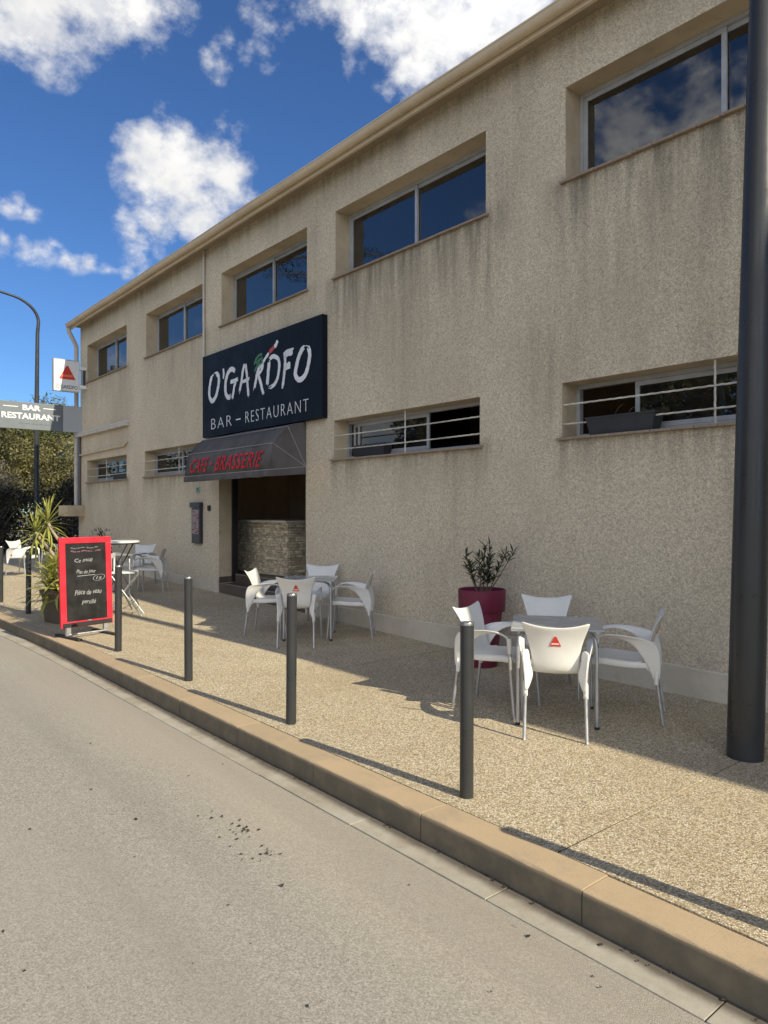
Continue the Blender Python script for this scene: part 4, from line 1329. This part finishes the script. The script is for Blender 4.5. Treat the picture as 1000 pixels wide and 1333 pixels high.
def chalk(s, a, b, z0, z1, M_=M_CHALK, sh=0.3, bold=-0.004):
    o = text_mesh('chalk_writing', s, M_, a, b, z0, z1, t, plane='YZ', at=0.0112, bold=bold, shear=sh, depth=0.001)
    q = random.Random(len(s))
    for v in o.data.vertices:
        v.co.z += 0.006 * math.sin(v.co.y * 31 + z0 * 9) + 0.002 * math.sin(v.co.y * 170)
        v.co = T @ v.co
    return o
chalk('Menu du jour  Entr\u00e9e Plat', -.20, .17, .985, 1.003)
chalk('Plat et dessert - cafe', -.20, .20, .945, .963, M_CHALKPINK)
chalk('Ce midi', -.15, .09, .815, .862)
chalk('Plat du jour', -.13, .13, .655, .715)
chalk('15', .13, .21, .585, .622)
chalk('Pi\u00e8ce de veau', -.16, .20, .40, .462)
chalk('persill\u00e9', -.07, .12, .265, .335)
m = MB()
for i in range(24):
    a0, a1 = i / 24 * 6.283, (i + 1) / 24 * 6.283
    for_ = [(.0115, .17 + .082 * math.cos(a) * k, .604 + .040 * math.sin(a) * k + 0.01 * math.cos(a)) for a in (a0, a1) for k in (1.0, .93)]
    m.poly([for_[0], for_[2], for_[3], for_[1]])
m.poly([(.0115, -.12, .640), (.0115, .12, .648), (.0115, .12, .643), (.0115, -.12, .634)])
for v in m.bm.verts: v.co = T @ v.co
m.build('chalk_line', M_CHALK, t)
m = MB(); m.tube([(.0, -.02, 0), (.0, .02, 0)], .006, 6)
for v in m.bm.verts: v.co = T @ (v.co + Vector((.026, .02, .07)))
m.build('chalk_stick', M_CHALK, t)

# ================================================================== POTS AND PLANTS
def blade(L, W, bend, q, seg=7, fold=0.25):
    """one sword leaf along +X, arching down by bend"""
    rows = []
    ang = 0.0; x = z = 0.0
    for i in range(seg + 1):
        f = i / seg
        wd = W * (0.45 + 1.1 * f) * (1 - f ** 3) if f < .5 else W * (1 - ((f - .5) / .5) ** 1.7) * 0.98
        wd = max(wd, 0.0006)
        rows.append([(x, -wd, z + wd * fold), (x, 0, z), (x, wd, z + wd * fold)])
        ang -= bend / seg
        x += L / seg * math.cos(ang); z += L / seg * math.sin(ang)
    return rows
blades = []
qq = random.Random(4)
for L, W, b in ((.46, .017, .25), (.42, .016, .6), (.50, .017, 1.0), (.38, .019, .1), (.34, .022, .8), (.40, .024, 1.3), (.30, .022, .4), (.36, .02, 1.7)):
    m = MB(); m.grid(blade(L, W, b, qq))
    me = bpy.data.meshes.new('leaf'); m.bm.to_mesh(me); m.bm.free(); me.materials.append(M_LEAF_DRAC); me.shade_smooth()
    at = me.attributes.new('tint', 'FLOAT', 'POINT')
    at.data.foreach_set('value', [qq.uniform(.35, .75) + (0.25 if abs(v.co.z) > .001 else 0) * .4 for v in me.vertices])
    blades.append(me)
def leaf_at(parent, p, az, el, me, s=1.0, roll=0.0):
    o = link('leaf', me, parent)
    o.location = p
    o.rotation_euler = (Matrix.Rotation(az, 4, 'Z') @ Matrix.Rotation(-el, 4, 'Y') @ Matrix.Rotation(roll, 4, 'X')).to_euler()
    o.scale = (s, s, s)
    return o
px, py = -10.95, 3.13
t = thing('planter', 'square brown planter beside the chalkboard', 'planter', (px, py, 0))
m = MB()
P4 = [(.20, .0), (.235, .40), (.255, .41), (.255, .46), (.235, .46), (.225, .42)]
rings = []
for r, z in P4:
    c = r * 0.22
    pts = []
    for cx, cy, a0 in ((1, 1, 0), (-1, 1, 90), (-1, -1, 180), (1, -1, 270)):
        for k in range(4):
            a = R(a0 + 30 * k)
            pts.append((cx * (r - c) + c * math.cos(a), cy * (r - c) + c * math.sin(a), z))
    rings.append([m.bm.verts.new(p) for p in pts])
for A, B in zip(rings, rings[1:]):
    for k in range(16): m.bm.faces.new((A[k], A[(k + 1) % 16], B[(k + 1) % 16], B[k]))
m.bm.faces.new(rings[0][::-1])
m.build('tub', M_POTBROWN, t, True)
for s in (0, 1, 2, 3):
    pass
m = MB(); m.box(-.222, .222, -.222, .222, .38, .415); m.build('soil', M_SOIL, t)
t.rotation_euler.z = R(12)
pl = thing('sword_leaf_plant', 'sword-leaved plant with two pale canes and spiky rosettes growing from the brown planter', 'plant', (px, py, 0.40))
canes = [([(-.02, .03, 0), (.0, .06, .45), (-.05, -.01, .70), (-.15, -.12, .92), (-.19, -.17, 1.03)], 1),
         ([(-.05, -.03, 0), (-.07, -.06, .45), (-.17, -.15, .65), (-.29, -.27, .83), (-.32, -.30, .88)], 1),
         ([(.05, -.05, 0), (.08, -.14, .36)], 2), ([(.12, -.02, 0), (.2, -.05, .22)], 2), ([(-.02, .02, 0), (-.03, .02, .46)], 2), ([(-.1, .1, 0), (-.14, .12, .25)], 2), ([(.1, .1, 0), (.14, .13, .32)], 2), ([(0, -.15, 0), (-.02, -.2, .2)], 2), ([(-.12, -.1, 0), (-.22, -.12, .3)], 2)]
ql = random.Random(9)
for pts, k in canes:
    m = MB(); m.tube(pts, [0.024 if k == 1 else .03] * (len(pts) - 1) + [0.022], 8); m.build('cane', M_CANE, pl, True)
    tip = Vector(pts[-1])
    if k == 1:
        for i in range(44):
            f = (i + .5) / 44
            el = R(88 - 130 * f + ql.uniform(-8, 8))
            leaf_at(pl, tip + Vector((0, 0, .05 - .14 * f)), i * 2.39996 + ql.uniform(-.2, .2), el, blades[0 if f < .4 else ql.choice((0, 1, 1, 2))], ql.uniform(.72, .95), ql.uniform(-.3, .3))
    else:
        for i in range(46):
            f = (i + .5) / 46
            el = R(84 - 95 * f + ql.uniform(-12, 12))
            leaf_at(pl, tip + Vector((0, 0, .04 - .30 * f)), i * 2.39996 + ql.uniform(-.3, .3), el, ql.choice(blades[1:]), ql.uniform(.8, 1.2), ql.uniform(-.4, .4))

# magenta pot with a narrow-leaved shrub
px, py = -5.06, 5.56
t = thing('flower_pot', 'tall magenta round pot against the wall behind the nearest table', 'pot', (px, py, gz(px, py)))
m = MB()
m.lathe([(.150, 0), (.158, .01), (.205, .52), (.208, .565), (.232, .567), (.240, .58), (.246, .765), (.247, .785), (.240, .792), (.228, .788), (.226, .74)], 48); m.build('body', M_POTRED, t, True)
m = MB(); m.lathe([(.0, .735), (.227, .74)], 32, cap_bot=False); m.build('soil', M_SOIL, t)
pl = thing('oleander_shrub', 'small dark narrow-leaved shrub growing from the magenta pot', 'plant', (px, py, .73))
qo = random.Random(12)
tl = []
mleaf = MB()
for s in range(9):
    a = qo.uniform(0, 6.28); lean = qo.uniform(.05, .42) if s < 6 else qo.uniform(.45, .7); Ls = qo.uniform(.32, .52)
    if s == 0: a, lean, Ls = 0.6, .55, .50
    if s == 1: a, lean, Ls = 2.0, .08, .52
    pts = [Vector((.05 * math.cos(a), .05 * math.sin(a), 0))]
    for k in range(1, 6):
        f = k / 5
        pts.append(Vector((math.cos(a) * (.05 + lean * Ls * f ** .9), math.sin(a) * (.05 + lean * Ls * f ** .9), Ls * f * (1 - .2 * lean))))
    m = MB(); m.tube(pts, [.008, .007, .006, .005, .004, .003], 6); m.build('stem', M_BARK, pl, True)
    bare = s == 0 or s > 6
    for k in range(18 if bare else 64):
        f = qo.uniform(.75 if bare else .22, 1.0)
        i = min(4, int(f * 5)); u = f * 5 - i
        p = pts[i].lerp(pts[i + 1], u)
        az = qo.uniform(0, 6.28); el = qo.uniform(.1, 1.2)
        M4 = Matrix.Translation(p) @ Matrix.Rotation(az, 4, 'Z') @ Matrix.Rotation(-el, 4, 'Y') @ Matrix.Rotation(qo.uniform(-.5, .5), 4, 'X')
        L = qo.uniform(.06, .12); W = L * .085
        rows = [[(0, 0, 0), (0, 0.0005, 0)], [(L * .35, -W, .002), (L * .35, W, .002)], [(L * .7, -W * .8, -.002), (L * .7, W * .8, -.002)], [(L, 0, -.008), (L, 0.0005, -.008)]]
        mleaf.grid([[M4 @ Vector(p_) for p_ in r] for r in rows])
        tl += [qo.random()] * 3
o = mleaf.build('foliage', M_LEAF_OLEANDER, pl, fix=False)
o.data.attributes.new('tint', 'FLOAT', 'FACE').data.foreach_set('value', tl)
o['kind'] = 'stuff'

# troughs on the window sills
def trough(x0, x1, z, label, y=6.02, wd=.15):
    t = thing('window_trough', label, 'planter', ((x0 + x1) / 2, y + wd / 2, z), group='black troughs on the window sills')
    h = (x1 - x0) / 2
    m = MB()
    o_ = [(-h * .90, -wd * .38), (h * .90, -wd * .38), (h * .90, wd * .38), (-h * .90, wd * .38)]
    tp = [(-h, -wd / 2), (h, -wd / 2), (h, wd / 2), (-h, wd / 2)]
    H = .155
    vb = [m.bm.verts.new((a, b, 0)) for a, b in o_]; vt = [m.bm.verts.new((a, b, H)) for a, b in tp]
    vt2 = [m.bm.verts.new((a * 1.02, b * 1.07, H)) for a, b in tp]; vt3 = [m.bm.verts.new((a * 1.02, b * 1.07, H + .018)) for a, b in tp]
    vi = [m.bm.verts.new((a * .96, b * .85, H + .018)) for a, b in tp]; vj = [m.bm.verts.new((a * .95, b * .82, H - .03)) for a, b in tp]
    m.bm.faces.new(vb[::-1])
    for A, B in ((vb, vt), (vt, vt2), (vt2, vt3), (vt3, vi), (vi, vj)):
        for k in range(4): m.bm.faces.new((A[k], A[(k + 1) % 4], B[(k + 1) % 4], B[k]))
    m.build('tub', M_TROUGH, t)
    m = MB(); m.box(-h * .955, h * .955, -wd * .42, wd * .42, H - .04, H - .02); m.build('soil', M_SOIL, t)
    return t
zt = LZ[0] + .022
t1 = trough(-4.10, -3.38, zt, 'black trough on the sill of the lower window nearest the camera', 5.99, .17)
for i in range(3):
    m = MB(); q = random.Random(i)
    x = -.1 + .13 * i
    m.tube([(x, 0, .13), (x + .02 * i, .02, .20), (x + .05, .01, .26 - .03 * i), (x + .09, 0, .27 - .04 * i)], .0025, 5); m.build('dry_stem', M_BARK, t1, True)
trough(-7.97, -7.27, zt, 'black trough behind the grille of the lower window right of the entrance', 6.09)
trough(-17.4, -16.4, zt, 'black trough in the farthest lower window', 6.07, .15)

# small potted plant by the wall whose red tips show above the chalkboard
px, py = -16.6, 5.55
t = thing('potted_plant', 'small potted plant with reddish tips by the wall, half hidden behind the chalkboard', 'plant', (px, py, gz(px, py)))
m = MB(); m.lathe([(.13, 0), (.18, .34), (.20, .35), (.20, .39), (.18, .39)], 24); m.build('pot', M_POTBROWN, t, True)
m = MB(); m.lathe([(0, .36), (.18, .36)], 24, cap_bot=False); m.build('soil', M_SOIL, t)
m = MB(); tl = []
q = random.Random(2)
for k in range(260):
    a = q.uniform(0, 6.28); r = abs(q.gauss(0, .16)); z = q.uniform(.4, .98)
    M4 = Matrix.Translation((r * math.cos(a), r * math.sin(a), z)) @ Matrix.Rotation(a, 4, 'Z') @ Matrix.Rotation(-q.uniform(-.2, 1.3), 4, 'Y')
    m.grid([[M4 @ Vector(p) for p in r_] for r_ in ([(0, -.004, 0), (0, .004, 0)], [(.035, -.014, 0), (.035, .014, 0)], [(.07, -.002, 0), (.07, .002, 0)])])
    tl += [q.random()] * 2
o = m.build('foliage', M_LEAF_OLEANDER, t, fix=False); o.data.attributes.new('tint', 'FLOAT', 'FACE').data.foreach_set('value', tl); o['kind'] = 'stuff'

# ================================================================== TREES
def foliage_mesh(name, clumps, m, leaf, n_per, seed, flat=0.8, aspect=0.45):
    """clumps: (cx,cy,cz,rx,ry,rz,tint). leaf-sized quads spread near each clump's shell"""
    r = np.random.default_rng(seed)
    Vs, Ts = [], []
    for cx, cy, cz, rx, ry, rz_, tn in clumps:
        n = int(n_per * (rx * ry * rz_) ** (2 / 3) / 0.25)
        dv = r.normal(size=(n, 3)); dv /= np.linalg.norm(dv, axis=1)[:, None]
        rad = r.uniform(0.25, 1.08, n) ** 0.6
        c = dv * rad[:, None] * np.array([rx, ry, rz_]) + np.array([cx, cy, cz])
        c += r.normal(size=(n, 3)) * 0.05
        a = r.normal(size=(n, 3)); a /= np.linalg.norm(a, axis=1)[:, None]
        b = np.cross(a, r.normal(size=(n, 3))); b /= np.linalg.norm(b, axis=1)[:, None]
        L = (leaf * r.uniform(.6, 1.4, n))[:, None]
        q = np.stack([c - a * L, c + b * L * aspect, c + a * L, c - b * L * aspect], 1)
        Vs.append(q.reshape(-1, 3)); Ts.append(np.clip(tn + r.normal(0, .16, n), 0, 1))
    Vv = np.concatenate(Vs); T_ = np.concatenate(Ts); n = len(T_)
    me = bpy.data.meshes.new(name)
    me.vertices.add(n * 4); me.vertices.foreach_set('co', Vv.ravel().astype(np.float32))
    me.loops.add(n * 4); me.loops.foreach_set('vertex_index', np.arange(n * 4, dtype=np.int32))
    me.polygons.add(n); me.polygons.foreach_set('loop_start', np.arange(0, n * 4, 4, dtype=np.int32))
    me.polygons.foreach_set('loop_total', np.full(n, 4, dtype=np.int32))
    me.update()
    me.attributes.new('tint', 'FLOAT', 'FACE').data.foreach_set('value', T_.astype(np.float32))
    me.materials.append(m)
    return me
def tree(name, label, x, y, z0, trunk_h, crown_r, crown_h, crown_z, m, leaf, seed, n_cl=26, n_per=90, cat='tree', group=None, sub=0.34, aspect=.45):
    q = random.Random(seed)
    t = thing(name, label, cat, (x, y, z0), group=group)
    mb = MB()
    top = crown_z + crown_h * .3
    mb.tube([(0, 0, 0), (q.uniform(-.1, .1), q.uniform(-.1, .1), top * .5), (q.uniform(-.2, .2), q.uniform(-.2, .2), top)], [crown_r * .07 + .03, crown_r * .05 + .02, .03], 9)
    cl = []
    for k in range(n_cl):
        a = q.uniform(0, 6.28); h = q.uniform(-1, 1); rr_ = math.sqrt(max(0, 1 - h * h)) * q.uniform(.35, .95)
        c = (crown_r * rr_ * math.cos(a), crown_r * rr_ * math.sin(a), crown_z + crown_h * .5 * h)
        s = q.uniform(.6, 1.25) * sub * crown_r
        cl.append((*c, s, s, s * q.uniform(.55, .9), q.uniform(.15, .85)))
        if k < 14:
            mb.tube([(0, 0, top * q.uniform(.25, .6)), (c[0] * .5, c[1] * .5, (c[2] + top * .4) * .52), c], [.05, .03, .012], 6)
    mb.build('trunk', M_BARK, t, True)
    link('crown', foliage_mesh('crown', cl, m, leaf, n_per, seed, aspect=aspect), t)
    return t
# far end of the street, left of the building
tree('pine_tree', 'yellow-green pine whose top shows above the BAR RESTAURANT sign', -31.5, 8.6, 0, 3, 2.4, 3.2, 4.1, M_LEAF_PINE, .10, 31, 44, 210, aspect=.16)
tree('pine_tree', 'yellow-green pine behind the left half of the BAR RESTAURANT sign', -31.0, 6.6, 0, 3, 2.1, 2.7, 3.9, M_LEAF_PINE, .10, 32, 40, 210, aspect=.16)
tree('olive_tree', 'greyish olive tree under the BAR RESTAURANT sign, left of the lamp post', -28.0, 5.7, 0, 1.5, 2.0, 2.8, 2.7, M_LEAF_OLIVE, .055, 33, 34, 300)
tree('olive_tree', 'yellowish shrubby tree between the lamp post and the building corner', -28.2, 8.1, 0, 1.5, 1.8, 2.8, 3.0, M_LEAF_OLIVE, .055, 34, 32, 300)
tree('dark_bush', 'dark leafy bush behind the rosettes of the sword-leaved plant', -25.6, 7.3, 0, .6, 1.6, 2.2, 1.4, M_LEAF_DARK, .05, 35, 30, 340, 'bush')
tree('dark_bush', 'dark bush at the left edge behind the leftmost chair', -25.8, 5.3, 0, .6, 1.6, 2.0, 1.3, M_LEAF_DARK, .05, 36, 30, 340, 'bush')
tree('twiggy_bush', 'bare grey twiggy bush at the left edge below the sign', -26.4, 4.2, 0, .8, 1.9, 2.6, 1.9, M_LEAF_GREY, .07, 37, 34, 300, 'bush', aspect=.12)
tree('dark_bush', 'dark bush close to the gable under the concrete ledge', -23.6, 8.3, 0, .5, 1.3, 1.9, 1.2, M_LEAF_DARK, .05, 38, 26, 340, 'bush')
cl = []
q = random.Random(8)
for k in range(70):
    cl.append((-36 + q.uniform(-2, 2), -6 + 30 * k / 70, q.uniform(.6, 4.6), 1.3, 1.3, 1.1, q.uniform(.1, .6)))
o = link('woodland', foliage_mesh('woodland', cl, M_LEAF_OLIVE, .12, 60, 77)); kind(o, 'stuff')
# across the road, seen mirrored in the panes
def cedar(x, y, H, seed, label):
    q = random.Random(seed)
    t = thing('cedar_tree', label, 'tree', (x, y, -.02), group='cedars across the road')
    mb = MB(); mb.tube([(0, 0, 0), (0.1, 0, H * .5), (0, 0, H)], [.38, .22, .03], 12)
    cl = []
    for k in range(34):
        z = H * (.18 + .8 * k / 34); L = (1 - z / H) * H * .42 + .8; a = k * 2.4 + q.uniform(-.4, .4)
        tip = (L * math.cos(a), L * math.sin(a), z + q.uniform(-.4, .5))
        mb.tube([(0, 0, z), (tip[0] * .5, tip[1] * .5, z + .15), tip], [.07, .04, .012], 6)
        for f in (.35, .55, .75, .95):
            cl.append((tip[0] * f + q.uniform(-.3, .3), tip[1] * f + q.uniform(-.3, .3), z + (tip[2] - z) * f + .08, .75, .75, .17, q.uniform(.1, .8)))
    mb.build('trunk', M_BARK, t, True)
    link('crown', foliage_mesh('crown', cl, M_LEAF_CEDAR, .08, 110, seed, aspect=.2), t)
cedar(-28.5, -8.2, 20, 51, 'tall dark cedar across the road, mirrored in the window above the main sign')
cedar(-19, -17, 15, 52, 'dark cedar further back across the road')
for i, (x, y) in enumerate(((-14, -13), (-8, -12), (-26, -13), (-20, -12.5))):
    tree('hedge_tree', ['round broad-leaved tree across the road, opposite the entrance', 'round broad-leaved tree across the road, opposite the nearest chairs', 'round broad-leaved tree across the road, beside the tall cedar', 'round broad-leaved tree across the road, opposite the menu case'][i],
         x, y, -.02, 1.5, 3.4, 6.4, 3.9, M_LEAF_OLIVE, .17, 60 + i, 46, 70, group='broad-leaved trees across the road')
